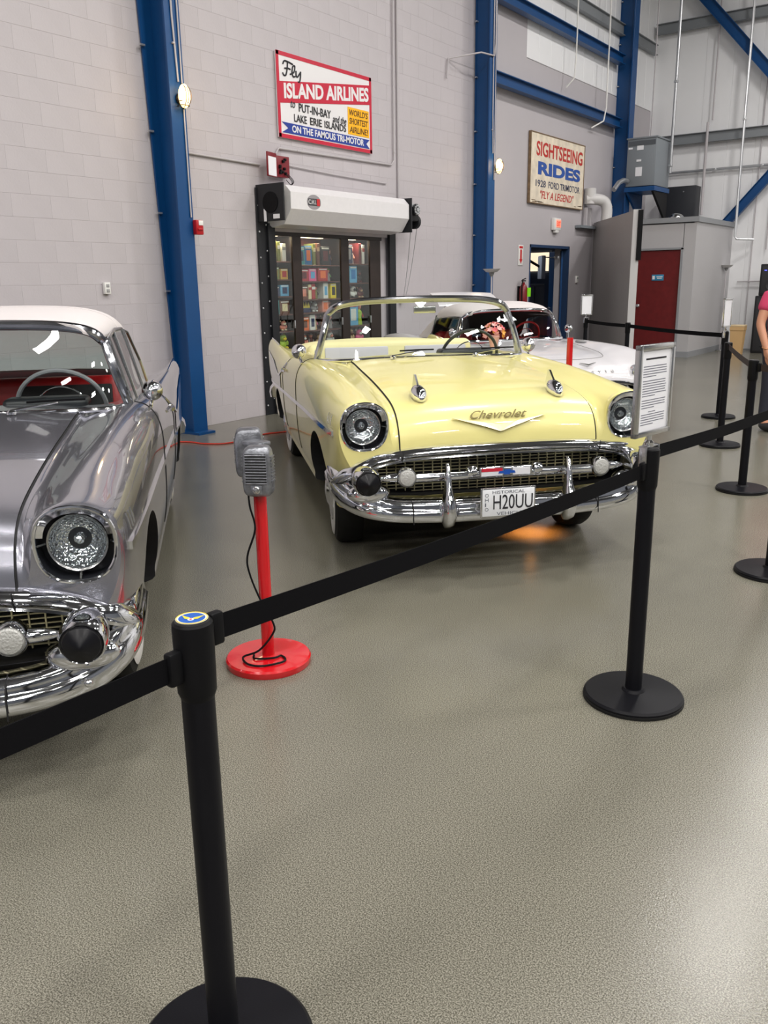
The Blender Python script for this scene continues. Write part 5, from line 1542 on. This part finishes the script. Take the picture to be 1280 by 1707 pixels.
def notice(x, y, ang, label, z0=1.005, fw_=.245, fh=.325, text=True):
    """framed notice clipped on a post head; local +x is the reading direction, -y faces the reader"""
    r_ = empty('notice_holder', (x, y, z0), ang, label, 'notice')
    fr_ = MB()
    ft = .020
    zb = .045
    for (c, d) in (((0, 0, zb + ft / 2), (fw_, .022, ft)), ((0, 0, zb + fh - ft / 2), (fw_, .022, ft)), ((-fw_ / 2 + ft / 2, 0, zb + fh / 2), (ft, .022, fh)), ((fw_ / 2 - ft / 2, 0, zb + fh / 2), (ft, .022, fh))):
        fr_.box(c, d, bev=.003)
    f_ = fr_.build('frame', CHROME_SOFT, r_)
    MB().box((0, .004, zb + fh / 2), (fw_ - .02, .008, fh - .02)).build('back_plate', BLACK, r_, smooth=False)
    sh = MB().box((0, -.002, zb + fh / 2), (fw_ - .035, .003, fh - .035)).build('sheet', PAPER, r_, smooth=False)
    if text:
        zz = zb + fh - .05
        w0 = fw_ * .34
        MB().box((0, -.0038, zz), (w0 * 1.7, .0006, .006)).build('heading', INK, sh, smooth=False)
        rnd = random.Random(3)
        zz -= .026
        gi = mat('print_grey', srgb(110, 112, 124), .7)
        for k in range(22):
            if k in (5, 12, 16):
                zz -= .007
            ln = w0 * 2 * (1 if k not in (4, 11, 15, 21) else .55)
            if k == 16:
                ln = .05
            ln *= rnd.uniform(.94, 1.0)
            MB().box((-w0 + ln / 2 if k != 16 else -.01, -.0038, zz), (ln, .0006, .0028)).build('text_line', gi, sh, smooth=False)
            zz -= .0088
    MB().cyl((0, .004, 0.0), (0, .004, zb + .004), .009, seg=12).build('stem', CHROME, r_)
    MB().lathe([(.018, 0), (.018, .018), (.010, .026)], (0, .004, .0), (0, 0, 1), 16).build('collar', CHROME, r_)
    for sg in (1, -1):
        MB().box((sg * .044, 0, -.035), (.006, .030, .085), bev=.002).build('clip_leg', CHROME_SOFT, r_)
    MB().box((0, .004, .004), (.094, .030, .006), bev=.002).build('clip_bridge', CHROME_SOFT, r_)
    return r_
hx_ = 0.6264
notice(PBs[0] + .0, PBs[1], hx_ + math.radians(44), 'silver-framed printed notice on the belt post beside the yellow convertible')
notice(PE[0], PE[1], hx_ + math.radians(48), 'small framed notice on the belt post near the person in pink', text=False)
notice(PG[0] - 1.162, PG[1] + 1.234, hx_ + math.radians(30), 'small framed notice on a belt post behind the white roadster soft top', text=False)

# ================================================================== DRIVE-IN SPEAKER POSTS
def speaker_post(x, y, label, top):
    r_ = empty('speaker_post', (x, y, 0), 0, label, 'post', 'red drive-in speaker posts')
    MB().lathe([(.183, 0), (.185, .004), (.185, .026), (.178, .034), (.05, .036), (.034, .038)], seg=48).build('base', RED, r_)
    MB().cyl((0, 0, .03), (0, 0, top), .027, seg=24).build('pole', RED, r_)
    return r_
RPX, RPY = 5.11, 2.471
sp = speaker_post(RPX, RPY, 'red drive-in speaker post on a round red base beside the silver convertible', .80)
CAST = mat('cast_aluminium', srgb(140, 142, 148), 0.36, 0.85, noise=.28, nscale=40, bump=.15, bscale=120)
jb = MB().box((-.005, .0, .86), (.075, .055, .20), bev=.012, seg=2).build('junction_box', CAST, sp)
MB().box((-.005, 0, .97), (.10, .07, .02), bev=.006).build('junction_lid', CAST, sp)
def drive_in_speaker(px, py, pz, ang, label, cord=None):
    r_ = empty('drive_in_speaker', (px, py, pz), ang, label, 'speaker', 'drive-in speakers')
    # local: -y faces the viewer, x across, z up
    rings = []
    for y_, s in ((-.045, .86), (-.038, .95), (-.02, 1.0), (.02, 1.0), (.035, .93), (.04, .80)):
        ring = []
        for k in range(32):
            t = 2 * math.pi * k / 32
            c, s_ = math.cos(t), math.sin(t)
            e = .42
            wx = .060 * (1 - .05 * s_)
            ring.append((s * wx * math.copysign(abs(c)**e, c), y_, .105 + s * .105 * math.copysign(abs(s_)**e, s_)))
        rings.append(ring)
    sh = MB().ring_loft(rings).build('shell', CAST, r_, angle=40)
    for k in range(11):
        MB().box((0, -.047, .175 - k * .0115), (.088, .006, .0045), bev=.0015, seg=1).build('grille_rib', CAST, r_, smooth=False)
    MB().box((0, -.0452, .118), (.085, .002, .125)).build('grille_slot', mat('slot_dark', (.03, .03, .032), .6), r_, smooth=False)
    for sg in (1, -1):
        for k in range(9):
            MB().box((sg * .0605, -.005, .165 - k * .0125), (.005, .05, .005)).build('side_rib', CAST, r_, smooth=False)
    MB().lathe([(.016, 0), (.016, .006), (.011, .009), (.009, .016), (.002, .018)], (0, -.045, .034), (0, -1, 0), 18).build('volume_knob', CHROME_SOFT, r_)
    MB().box((0, -.046, .034), (.046, .004, .034), bev=.001).build('knob_plate', CAST, r_)
    if cord:
        MB().tube(spline(cord, 6), .0045, 6).build('cord', BLACK, r_)
    return r_
sang = hx_ - .12
c_, s_ = math.cos(sang), math.sin(sang)
toL = lambda X, Y, Z, o: ((X - o[0]) * c_ + (Y - o[1]) * s_, -(X - o[0]) * s_ + (Y - o[1]) * c_, Z - o[2])
o1 = (RPX + .045, RPY - .045, .765)
rtv = Vector((0.8102, 0.5862, 0)); fv = Vector((-0.5893, 0.8079, 0))
def near_post(a, b_, z):       # a to the right, b towards the aisle
    p = Vector((RPX, RPY, 0)) + rtv * a - fv * b_
    return toL(p.x, p.y, z, o1)
cordpts = [near_post(-.045, .02, .79), near_post(-.035, .06, .72), near_post(-.02, .05, .62), near_post(-.06, .04, .50), near_post(-.055, .04, .42), near_post(-.015, .04, .30), near_post(.035, .05, .20), near_post(.03, .045, .15),
           near_post(-.03, .06, .08), near_post(-.10, .06, .05), near_post(-.07, .115, .041), near_post(.0, .13, .041), near_post(.08, .085, .041), near_post(.06, .03, .041), near_post(.03, .055, .042), near_post(-.05, .06, .042), near_post(-.06, .02, .042)]
drive_in_speaker(*o1, sang, 'grey ribbed drive-in speaker with dangling black cord hung on the red post', cord=cordpts)
o2 = Vector((RPX, RPY, .815)) - rtv * .045 + fv * .075
drive_in_speaker(o2.x, o2.y, o2.z, sang + math.pi + .25, 'grey ribbed drive-in speaker turned away on the far side of the red post')
speaker_post(4.433, 7.068, 'bare red post standing between the yellow convertible and the white roadster', 1.115)

# red cord lying on the floor behind the cars
r_ = MB().tube(spline([(-.0 + .25, 5.4, .008), (.583, 5.915, .008), (.884, 5.976, .008), (1.077, 6.133, .008), (1.06, 6.5, .008), (1.02, 6.75, .008), (1.114, 6.973, .008), (1.4, 7.6, .008), (1.9, 8.3, .008)], 6), .008, 6).build('extension_cord', mat('orange_cord', srgb(206, 58, 40), .5))
tag(r_, 'orange extension cord lying on the floor behind the cars', 'cord')

# amber lamp added under the yellow car's engine to cast the orange floor glow
am = MB().lathe([(.03, 0), (.034, -.01), (.030, -.03), (.012, -.04), (.001, -.041)], (.16, .44, .228), (0, 0, 1), 18).build('added_amber_lamp', mat('added_amber_lens', (1, .4, .05), .3, emit=(1, .36, .05), estr=3), yellow)
pl_ = bpy.data.lights.new('added_amber_light', 'SPOT'); pl_.energy = 9; pl_.color = (1, .34, .05); pl_.shadow_soft_size = .03; pl_.spot_size = math.radians(120); pl_.spot_blend = .6
po = bpy.data.objects.new('added_amber_light', pl_); COL.objects.link(po); po.parent = am; po.location = (.16, .44, .18)

# bouquet standing on the yellow car's door
r_ = empty('flower_bouquet', (3.99, 6.50, 1.055), 0, 'bouquet of pink and orange paper flowers beside the yellow convertible windscreen', 'flowers')
PINK = mat('petal_pink', srgb(240, 176, 170), .6); ORNG = mat('petal_orange', srgb(244, 170, 80), .6); ROSE = mat('petal_rose', srgb(226, 110, 116), .6)
rnd = random.Random(11)
for k in range(26):
    a, e = rnd.uniform(0, 6.283), rnd.uniform(-.3, 1.5)
    c = Vector((.085 * math.cos(a) * math.cos(e), .085 * math.sin(a) * math.cos(e), .12 + .08 * math.sin(e)))
    fl_ = MB()
    n = c - Vector((0, 0, .10)); n.normalize()
    u = n.orthogonal().normalized(); v = n.cross(u)
    for j in range(6):
        t = j * 1.047
        dd = u * math.cos(t) + v * math.sin(t); ee = n.cross(dd)
        fl_.add([c, c + dd * .016 + ee * .010 + n * .005, c + dd * .030 + n * .012, c + dd * .016 - ee * .010 + n * .005], [(0, 1, 2, 3)])
    fl_.build('flower', (ORNG, PINK, PINK, ROSE, PINK)[k % 5], r_, recalc=False)
MB().lathe([(.03, 0), (.035, .03), (.05, .09), (.045, .10)], seg=16).build('wrap', mat('paper_wrap', srgb(226, 178, 170), .6), r_)

# ================================================================== FLOOR LAMPS, LOUDSPEAKERS, BIN
def torchiere(x, y, h, label):
    r_ = empty('floor_lamp', (x, y, 0), 0, label, 'floor lamp', 'white torchiere lamps')
    MB().lathe([(.13, 0), (.135, .01), (.10, .025), (.02, .035)], seg=28).build('base', CHROME_SOFT, r_)
    MB().cyl((0, 0, .03), (0, 0, h - .10), .012, seg=12).build('pole', CONDUIT, r_)
    MB().lathe([(.02, h - .12), (.04, h - .08), (.045, h - .06)], seg=20).build('socket', mat('lamp_grey', (.2, .2, .2), .5), r_)
    MB().lathe([(.03, h - .06), (.09, h - .05), (.145, h), (.138, h), (.085, h - .04), (.01, h - .045)], seg=28).build('shade', mat('opal_shade', srgb(214, 212, 212), .4), r_)
torchiere(2.17, 20.5, 1.88, 'white bowl torchiere floor lamp beside the grey closet')
torchiere(.52, 12.72, 1.80, 'white bowl torchiere floor lamp beside the middle blue column')
SPK = mat('speaker_black', (.014, .014, .017), .5)
GRL = mat('speaker_grille', (.03, .03, .034), .7, bump=.5, bscale=700)
for z, hh, ww, lab in ((0, 1.22, .70, 'tall black lower loudspeaker cabinet by the white back wall'), (1.22, .66, .58, 'black upper loudspeaker stacked on the taller cabinet')):
    r_ = empty('loudspeaker', (3.28, 20.35, z), 0, lab, 'loudspeaker', 'stacked loudspeakers')
    MB().box((0, 0, hh / 2), (ww, .55, hh), bev=.02).build('cabinet', SPK, r_)
    MB().box((0, -.278, hh / 2), (ww - .08, .012, hh - .10), bev=.004).build('grille', GRL, r_)
    MB().lathe([(.15, 0), (.15, .012), (.12, .004), (.03, -.02), (.001, -.015)], (0, -.285, hh * .35), (0, -1, 0), 24).build('woofer', SPK, r_)
    MB().box((-.18, -.287, hh * .80), (.05, .004, .012)).build('indicator', mat('blue_led', (.1, .1, 1), .4, emit=(.1, .12, 1), estr=4), r_, smooth=False)
r_ = empty('paper_bin', (2.76, 19.6, 0), .05, 'tan waste bin with a rim in front of the loudspeakers', 'bin')
TAN = mat('tan_plastic', srgb(196, 160, 112), .55)
rg = []
for z, s in ((0, .11), (.50, .135), (.52, .145), (.60, .145)):
    rg.append([(a * s, b_ * s, z) for a, b_ in ((-1, -1), (1, -1), (1, 1), (-1, 1))])
MB().ring_loft(rg).build('body', TAN, r_, smooth=False)
MB().box((0, 0, .61), (.30, .30, .03), bev=.006).build('lid', mat('tan_light', srgb(214, 190, 150), .55), r_)

# ================================================================== CABINET OF TOYS
DKW = mat('dark_stained_wood', (.022, .013, .010), .45, noise=.2, nscale=8)
CINT = mat('cabinet_back', srgb(120, 52, 42), .6)
CY0 = 8.05
r_ = empty('display_cabinet', (-.035, CY0, 0), 0, 'dark wooden glazed display cabinet full of toys under the roll-up door', 'cabinet')
CW_ = 2.38           # width
def cbox(nm, c, d, m=DKW):
    return MB().box(c, d, bev=.004, seg=1).build(nm, m, r_, smooth=False)
bays = [(.06, .45), (.62, 1.44), (1.61, 2.10)]
cbox('filler_panel', (-.02, 2.43, 1.12), (.02, .15, 2.24), WALLS)
cbox('side_panel', (-.22, .02, 1.13), (.44, .04, 2.26))
cbox('post', (-.02, .535, 1.10), (.05, .17, 2.20)); cbox('post', (-.02, 1.525, 1.10), (.05, .17, 2.20)); cbox('post', (-.02, 2.225, 1.10), (.05, .25, 2.20))
cbox('side_panel', (-.22, 2.33, 1.13), (.44, .04, 2.26))
cbox('divider', (-.22, .535, 1.10), (.40, .03, 2.20)); cbox('divider', (-.22, 1.525, 1.10), (.40, .03, 2.20))
cbox('top_rail', (-.02, 1.19, 2.225), (.06, CW_, .07)); cbox('top_panel', (-.22, 1.19, 2.24), (.44, CW_, .03)); cbox('bottom_panel', (-.22, 1.19, .06), (.44, CW_, .12))
cbox('back_panel', (-.43, 1.19, 1.13), (.02, CW_, 2.24), CINT)
shelves = [[.12, .45, .78, 1.015, 1.229, 1.455, 1.663, 1.884], [.12, .45, .78, 1.0, 1.233, 1.405, 1.637, 1.845], [.12, .45, .78, 1.02, 1.40, 1.61, 1.87]]
for (y0, y1), zs in zip(bays, shelves):
    for z in zs[1:]:
        cbox('shelf', (-.22, (y0 + y1) / 2, z - .008), (.38, y1 - y0 + .12, .016), mat('shelf_wood', srgb(92, 52, 42), .5))
    g_ = MB().box((-.012, (y0 + y1) / 2, 1.16), (.004, y1 - y0, 2.06)).build('glass_door', GLASS, r_, smooth=False)
    MB().box((.012, y1 - .02, 1.10), (.02, .015, .10), bev=.003).build('pull', GALV, g_)
for (y0, y1) in bays:
    MB().box((-.20, (y0 + y1) / 2, 2.205), (.06, (y1 - y0) * .6, .02)).build('strip_lamp', mat('warm_strip', (1, .85, .6), .5, emit=(1, .78, .5), estr=6), r_, smooth=False)
    al = bpy.data.lights.new('strip_light', 'AREA'); al.shape = 'RECTANGLE'; al.size = .06; al.size_y = (y1 - y0) * .6; al.energy = 6; al.color = (1, .82, .58)
    lo = bpy.data.objects.new('strip_light', al); COL.objects.link(lo); lo.parent = r_; lo.location = (-.06, (y0 + y1) / 2, 2.19)

COLS = {'crimson': (170, 34, 40), 'tan': (196, 160, 120), 'yellow': (232, 206, 40), 'blue': (20, 110, 170), 'olive': (120, 124, 60), 'white': (220, 218, 212), 'pink': (224, 90, 140), 'orange': (226, 110, 50),
        'green': (96, 160, 70), 'brown': (104, 62, 44), 'grey': (140, 136, 136), 'sky-blue': (90, 160, 200), 'maroon': (90, 24, 30), 'cream': (226, 210, 170), 'teal': (60, 150, 150), 'black': (24, 22, 24), 'navy': (34, 44, 84), 'salmon': (220, 140, 120), 'gold': (196, 150, 50), 'lime': (170, 200, 60)}
def tm(c):
    return mat('toy_' + c, srgb(*COLS[c]), .45)
BAYN = ['narrow left bay', 'wide middle bay', 'right bay']
ORD = ['bottom', 'second', 'third', 'fourth', 'fifth', 'sixth', 'seventh', 'eighth']
used_labels = {}
def toy(kind, bay, sh, pos, wd, ht, c1, c2, dep=.16, fx=-.07):
    """pos: fraction across the bay"""
    y0, y1 = bays[bay]
    zs = shelves[bay]
    z = zs[sh] + .001
    y = CY0 + y0 + (y1 - y0) * pos
    where = 'on the %s shelf of the %s' % (('top' if sh == len(zs) - 1 else ORD[sh]), BAYN[bay].replace('left ', ''))
    rt_ = lambda nm, lab, cat, xx=0.0: empty(nm, (-.035 + fx - dep / 2 + xx, y, z), 0, lab, cat, 'toys in the display cabinet')
    if kind == 'book':
        r = rt_('picture_book', '%s book with %s spine band standing %s' % (c1, c2, where), 'book')
        MB().box((0, 0, ht / 2), (dep, wd, ht), bev=.003, seg=1).build('cover', tm(c1), r, smooth=False)
        MB().box((0.002 - .003, 0, ht / 2), (dep - .002, wd - .008, ht + .002 - .006)).build('pages', PAPER, r, smooth=False)
        MB().box((dep / 2 + .001, 0, ht * .72), (.002, wd * .96, ht * .18)).build('spine_band', tm(c2), r, smooth=False)
    elif kind == 'box':
        r = rt_('toy_box', '%s toy box with %s front panel %s' % (c1, c2, where), 'toy box')
        MB().box((0, 0, ht / 2), (dep, wd, ht), bev=.003, seg=1).build('carton', tm(c1), r, smooth=False)
        MB().box((dep / 2 + .001, 0, ht * .5), (.003, wd * .55, ht * .55)).build('front_panel', tm(c2), r, smooth=False)
        MB().box((dep / 2 + .001, 0, ht * .90), (.003, wd * .8, ht * .08)).build('title_band', tm('white' if c2 != 'white' else 'crimson'), r, smooth=False)
    elif kind == 'plush':
        r = rt_('plush_toy', '%s plush animal with %s face sitting %s' % (c1, c2, where), 'plush toy')
        k = ht
        MB().ell((0, 0, k * .30), (k * .24, wd * .42, k * .30)).build('belly', tm(c1), r)
        h = MB().ell((.02, 0, k * .72), (k * .22, wd * .36, k * .25)).build('head', tm(c1), r)
        MB().ell((.02 + k * .18, 0, k * .68), (k * .08, wd * .2, k * .12), seg=14, rings=8).build('muzzle', tm(c2), h)
        for sg in (1, -1):
            MB().ell((.0, sg * wd * .28, k * .94), (k * .05, wd * .11, k * .09), seg=12, rings=8).build('ear', tm(c2), h)
            MB().ell((.03 + k * .18, sg * wd * .12, k * .78), (.006, .006, .006), seg=8, rings=6).build('eye', INK, h)
            MB().ell((k * .14, sg * wd * .42, k * .38), (k * .09, wd * .12, k * .17), seg=12, rings=8).build('arm', tm(c1), r)
            MB().ell((k * .22, sg * wd * .26, k * .09), (k * .14, wd * .14, k * .09), seg=12, rings=8).build('foot', tm(c2), r)
    elif kind == 'figure':
        r = rt_('toy_figure', '%s toy figure with %s top standing %s' % (c1, c2, where), 'toy figure')
        MB().lathe([(wd * .30, 0), (wd * .32, ht * .04), (wd * .24, ht * .3), (wd * .3, ht * .55), (wd * .12, ht * .66)], seg=18).build('torso', tm(c1), r)
        MB().ell((0, 0, ht * .80), (wd * .24, wd * .26, ht * .17)).build('head', tm('salmon'), r)
        MB().lathe([(wd * .30, ht * .86), (wd * .26, ht * .92), (wd * .14, ht * .99), (.002, ht)], seg=18).build('hat', tm(c2), r)
        for sg in (1, -1):
            MB().tube([(0, sg * wd * .24, ht * .56), (wd * .10, sg * wd * .42, ht * .42), (wd * .2, sg * wd * .38, ht * .32)], wd * .08, 8).build('arm', tm(c2), r)
    elif kind == 'jar':
        r = rt_('glass_jar', '%s filled glass jar with %s lid %s' % (c1, c2, where), 'jar')
        MB().lathe([(wd * .42, 0), (wd * .46, ht * .1), (wd * .46, ht * .7), (wd * .36, ht * .82), (wd * .36, ht * .86)], seg=20).build('jar_body', tm(c1), r)
        MB().lathe([(wd * .39, ht * .86), (wd * .39, ht), (wd * .05, ht + .002)], seg=20).build('lid', tm(c2), r)
    elif kind == 'pennant':
        r = rt_('pennant_toy', '%s zigzag bunting crown with %s base %s' % (c1, c2, where), 'toy')
        MB().box((0, 0, ht * .2), (.05, wd, ht * .4), bev=.004).build('base', tm(c2), r)
        zz_ = [(0, -wd / 2, ht * .4)] + [(0, -wd / 2 + wd * k / 6, ht * (.95 if k % 2 else .5)) for k in range(7)] + [(0, wd / 2, ht * .4)]
        MB().prism(zz_, (.012, 0, 0)).build('points', tm(c1), r, smooth=False)
    return r
TOYS = [
    # narrow bay (top to bottom)
    ('book', 0, 7, .12, .06, .27, 'maroon', 'tan'), ('book', 0, 7, .34, .07, .26, 'cream', 'gold'), ('book', 0, 7, .56, .05, .24, 'olive', 'white'), ('book', 0, 7, .80, .07, .22, 'white', 'grey'),
    ('box', 0, 6, .30, .18, .15, 'olive', 'gold'), ('box', 0, 6, .76, .14, .13, 'gold', 'crimson'),
    ('box', 0, 5, .28, .17, .12, 'navy', 'grey'), ('box', 0, 5, .75, .16, .14, 'sky-blue', 'navy'),
    ('box', 0, 4, .25, .16, .18, 'teal', 'crimson'), ('box', 0, 4, .72, .18, .17, 'brown', 'cream'),
    ('plush', 0, 3, .32, .17, .15, 'grey', 'tan'), ('plush', 0, 3, .78, .13, .13, 'salmon', 'cream'),
    ('plush', 0, 2, .25, .15, .17, 'brown', 'orange'), ('plush', 0, 2, .72, .17, .20, 'lime', 'yellow'),
    ('jar', 0, 1, .3, .12, .22, 'tan', 'grey'), ('jar', 0, 1, .7, .12, .24, 'salmon', 'crimson'),
    # wide middle bay
    ('box', 1, 7, .10, .13, .22, 'teal', 'navy'), ('box', 1, 7, .27, .14, .24, 'blue', 'orange'), ('book', 1, 7, .42, .05, .27, 'olive', 'cream'), ('book', 1, 7, .52, .05, .28, 'brown', 'tan'), ('box', 1, 7, .70, .18, .24, 'black', 'maroon'), ('figure', 1, 7, .90, .09, .22, 'navy', 'brown'),
    ('box', 1, 6, .14, .20, .15, 'crimson', 'maroon'), ('box', 1, 6, .36, .15, .16, 'pink', 'sky-blue'), ('box', 1, 6, .62, .20, .17, 'crimson', 'orange'), ('figure', 1, 6, .86, .10, .17, 'grey', 'green'),
    ('box', 1, 5, .12, .18, .17, 'brown', 'salmon'), ('book', 1, 5, .28, .06, .19, 'cream', 'crimson'), ('book', 1, 5, .37, .07, .20, 'crimson', 'white'), ('figure', 1, 5, .52, .10, .18, 'olive', 'black'), ('box', 1, 5, .68, .10, .21, 'white', 'sky-blue'), ('box', 1, 5, .88, .12, .20, 'yellow', 'black'),
    ('figure', 1, 4, .08, .09, .13, 'white', 'salmon'), ('pennant', 1, 4, .26, .16, .15, 'yellow', 'navy'), ('plush', 1, 4, .46, .13, .14, 'grey', 'white'), ('box', 1, 4, .66, .13, .15, 'salmon', 'orange'), ('figure', 1, 4, .86, .10, .14, 'brown', 'grey'),
    ('box', 1, 3, .12, .17, .17, 'orange', 'brown'), ('box', 1, 3, .32, .11, .20, 'white', 'navy'), ('figure', 1, 3, .48, .10, .20, 'tan', 'pink'), ('plush', 1, 3, .68, .14, .19, 'brown', 'tan'), ('figure', 1, 3, .88, .10, .19, 'grey', 'maroon'),
    ('plush', 1, 2, .15, .17, .17, 'salmon', 'white'), ('figure', 1, 2, .36, .11, .18, 'maroon', 'grey'), ('plush', 1, 2, .58, .17, .16, 'tan', 'brown'), ('plush', 1, 2, .84, .15, .18, 'white', 'salmon'),
    # right bay
    ('box', 2, 6, .20, .16, .25, 'navy', 'grey'), ('figure', 2, 6, .50, .11, .24, 'grey', 'salmon'), ('book', 2, 6, .72, .06, .28, 'maroon', 'brown'), ('book', 2, 6, .88, .05, .26, 'white', 'crimson'),
    ('box', 2, 5, .10, .09, .23, 'yellow', 'crimson'), ('box', 2, 5, .38, .17, .23, 'sky-blue', 'blue'), ('plush', 2, 5, .75, .13, .18, 'black', 'maroon'),
    ('plush', 2, 4, .15, .13, .17, 'brown', 'salmon'), ('plush', 2, 4, .50, .14, .17, 'white', 'black'), ('plush', 2, 4, .84, .13, .15, 'maroon', 'tan'),
    ('box', 2, 3, .34, .22, .30, 'sky-blue', 'white'), ('figure', 2, 3, .80, .16, .33, 'lime', 'crimson'),
    ('plush', 2, 2, .3, .17, .20, 'tan', 'brown'), ('plush', 2, 2, .75, .17, .18, 'pink', 'white'),
]
for t in TOYS:
    toy(*t)

# ================================================================== PERSON at the barrier
def skin_mesh(name, J_, E_, R_, root_i, m, parent, sub=2):
    me = bpy.data.meshes.new(name)
    me.from_pydata(J_, E_, [])
    o = bpy.data.objects.new(name, me)
    COL.objects.link(o)
    md = o.modifiers.new('skin', 'SKIN')
    md.use_smooth_shade = True
    for i, v in enumerate(me.skin_vertices[0].data):
        rr = R_[i]
        v.radius = rr if isinstance(rr, tuple) else (rr, rr)
        v.use_root = (i == root_i)
    s = o.modifiers.new('sub', 'SUBSURF'); s.levels = sub; s.render_levels = sub
    bpy.context.view_layer.update()
    nm = bpy.data.meshes.new_from_object(o.evaluated_get(bpy.context.evaluated_depsgraph_get()))
    o.modifiers.clear()
    o.data = nm
    bpy.data.meshes.remove(me)
    nm.materials.clear(); nm.materials.append(m)
    nm.shade_smooth()
    o.parent = parent
    return o
SKIN = mat('skin', srgb(196, 140, 112), .5)
PINKS = mat('pink_shirt', srgb(196, 62, 100), .8)
TROU = mat('dark_trousers', srgb(44, 46, 58), .8)
SHOE = mat('dark_shoe', (.02, .02, .022), .5)
# facing local -y; right hand on local -x
per_root = empty('person', (5.60, 9.84, 0), hx_ + .15, 'person in a pink shirt and dark trousers with a wrist band, one arm hanging', 'person')
J_ = [(0, 0, .95), (0, 0, 1.15), (0, .01, 1.38), (0, .0, 1.50), (0, -.02, 1.58), (0, -.03, 1.68),
      (-.19, .01, 1.40), (-.285, -.02, 1.13), (-.27, -.14, .90), (-.262, -.17, .82),
      (.19, .01, 1.40), (.27, .02, 1.13), (.27, -.06, .90), (.268, -.08, .82),
      (-.10, 0, .90), (-.11, -.01, .50), (-.11, .02, .09), (-.11, -.12, .045),
      (.10, 0, .90), (.11, -.01, .50), (.11, .02, .09), (.11, -.12, .045)]
E_ = [(0, 1), (1, 2), (2, 3), (3, 4), (4, 5), (2, 6), (6, 7), (7, 8), (8, 9), (2, 10), (10, 11), (11, 12), (12, 13), (0, 14), (14, 15), (15, 16), (16, 17), (0, 18), (18, 19), (19, 20), (20, 21)]
R_ = [(.16, .11), (.15, .10), (.15, .10), (.055, .06), (.075, .09), (.07, .085), .065, .047, .034, (.04, .02), .065, .047, .034, (.04, .02), .085, .06, .045, (.045, .03), .085, .06, .045, (.045, .03)]
# fingers grow from each palm
for side, wi in ((-1, 9), (1, 13)):
    wv = Vector(J_[wi])
    for k, (dy, ln) in enumerate(((-.030, .070), (-.010, .080), (.010, .075), (.028, .060))):
        b0 = len(J_)
        p = wv + Vector((0, dy, -.035))
        J_ += [tuple(p), tuple(p + Vector((-side * .006, -.004, -ln * .5))), tuple(p + Vector((-side * .022, -.008, -ln)))]
        E_ += [(wi, b0), (b0, b0 + 1), (b0 + 1, b0 + 2)]
        R_ += [.0095, .009, .0075]
    b0 = len(J_)
    J_ += [tuple(wv + Vector((-side * .010, -.048, -.005))), tuple(wv + Vector((-side * .016, -.062, -.045)))]
    E_ += [(wi, b0), (b0, b0 + 1)]
    R_ += [.011, .009]
skin_mesh('body', J_, E_, R_, 0, SKIN, per_root)
skin_mesh('shirt', [(0, 0, .93), (0, 0, 1.15), (0, .01, 1.38), (0, .005, 1.47), (-.19, .01, 1.40), (-.245, -.005, 1.24), (.19, .01, 1.40), (.245, .005, 1.24)],
          [(0, 1), (1, 2), (2, 3), (2, 4), (4, 5), (2, 6), (6, 7)], [(.185, .135), (.175, .125), (.17, .12), (.075, .075), .085, .080, .085, .080], 0, PINKS, per_root)
skin_mesh('trousers', [(0, 0, .97), (-.10, 0, .86), (-.11, -.01, .50), (-.11, .02, .10), (.10, 0, .86), (.11, -.01, .50), (.11, .02, .10)],
          [(0, 1), (1, 2), (2, 3), (0, 4), (4, 5), (5, 6)], [(.175, .125), .105, .08, .068, .105, .08, .068], 0, TROU, per_root)
for sg in (1, -1):
    MB().ell((sg * .11, -.05, .05), (.05, .14, .05)).build('shoe', SHOE, per_root)
MB().ell((0, .01, 1.70), (.098, .11, .10)).build('hair', mat('brown_hair', (.05, .03, .02), .7), per_root)
MB().ell((0, -.128, 1.635), (.013, .018, .022), seg=12, rings=8).build('nose', SKIN, per_root)
for sg in (1, -1):
    MB().ell((sg * .032, -.112, 1.665), (.011, .008, .007), seg=10, rings=6).build('eye', INK, per_root)
    MB().ell((sg * .084, -.02, 1.645), (.012, .02, .032), seg=10, rings=6).build('ear', SKIN, per_root)
MB().ell((0, -.117, 1.598), (.024, .008, .006), seg=12, rings=6).build('mouth', mat('lips', srgb(160, 84, 78), .5), per_root)
wb = Vector((-.270, -.145, .895))
MB().tube([wb + Vector((.037 * math.cos(t), .033 * math.sin(t), .010 * math.sin(t))) for t in [2 * math.pi * k / 20 for k in range(20)]], .007, 8, closed=True).build('wrist_band', mat('copper_band', srgb(206, 150, 110), .3, .7), per_root)
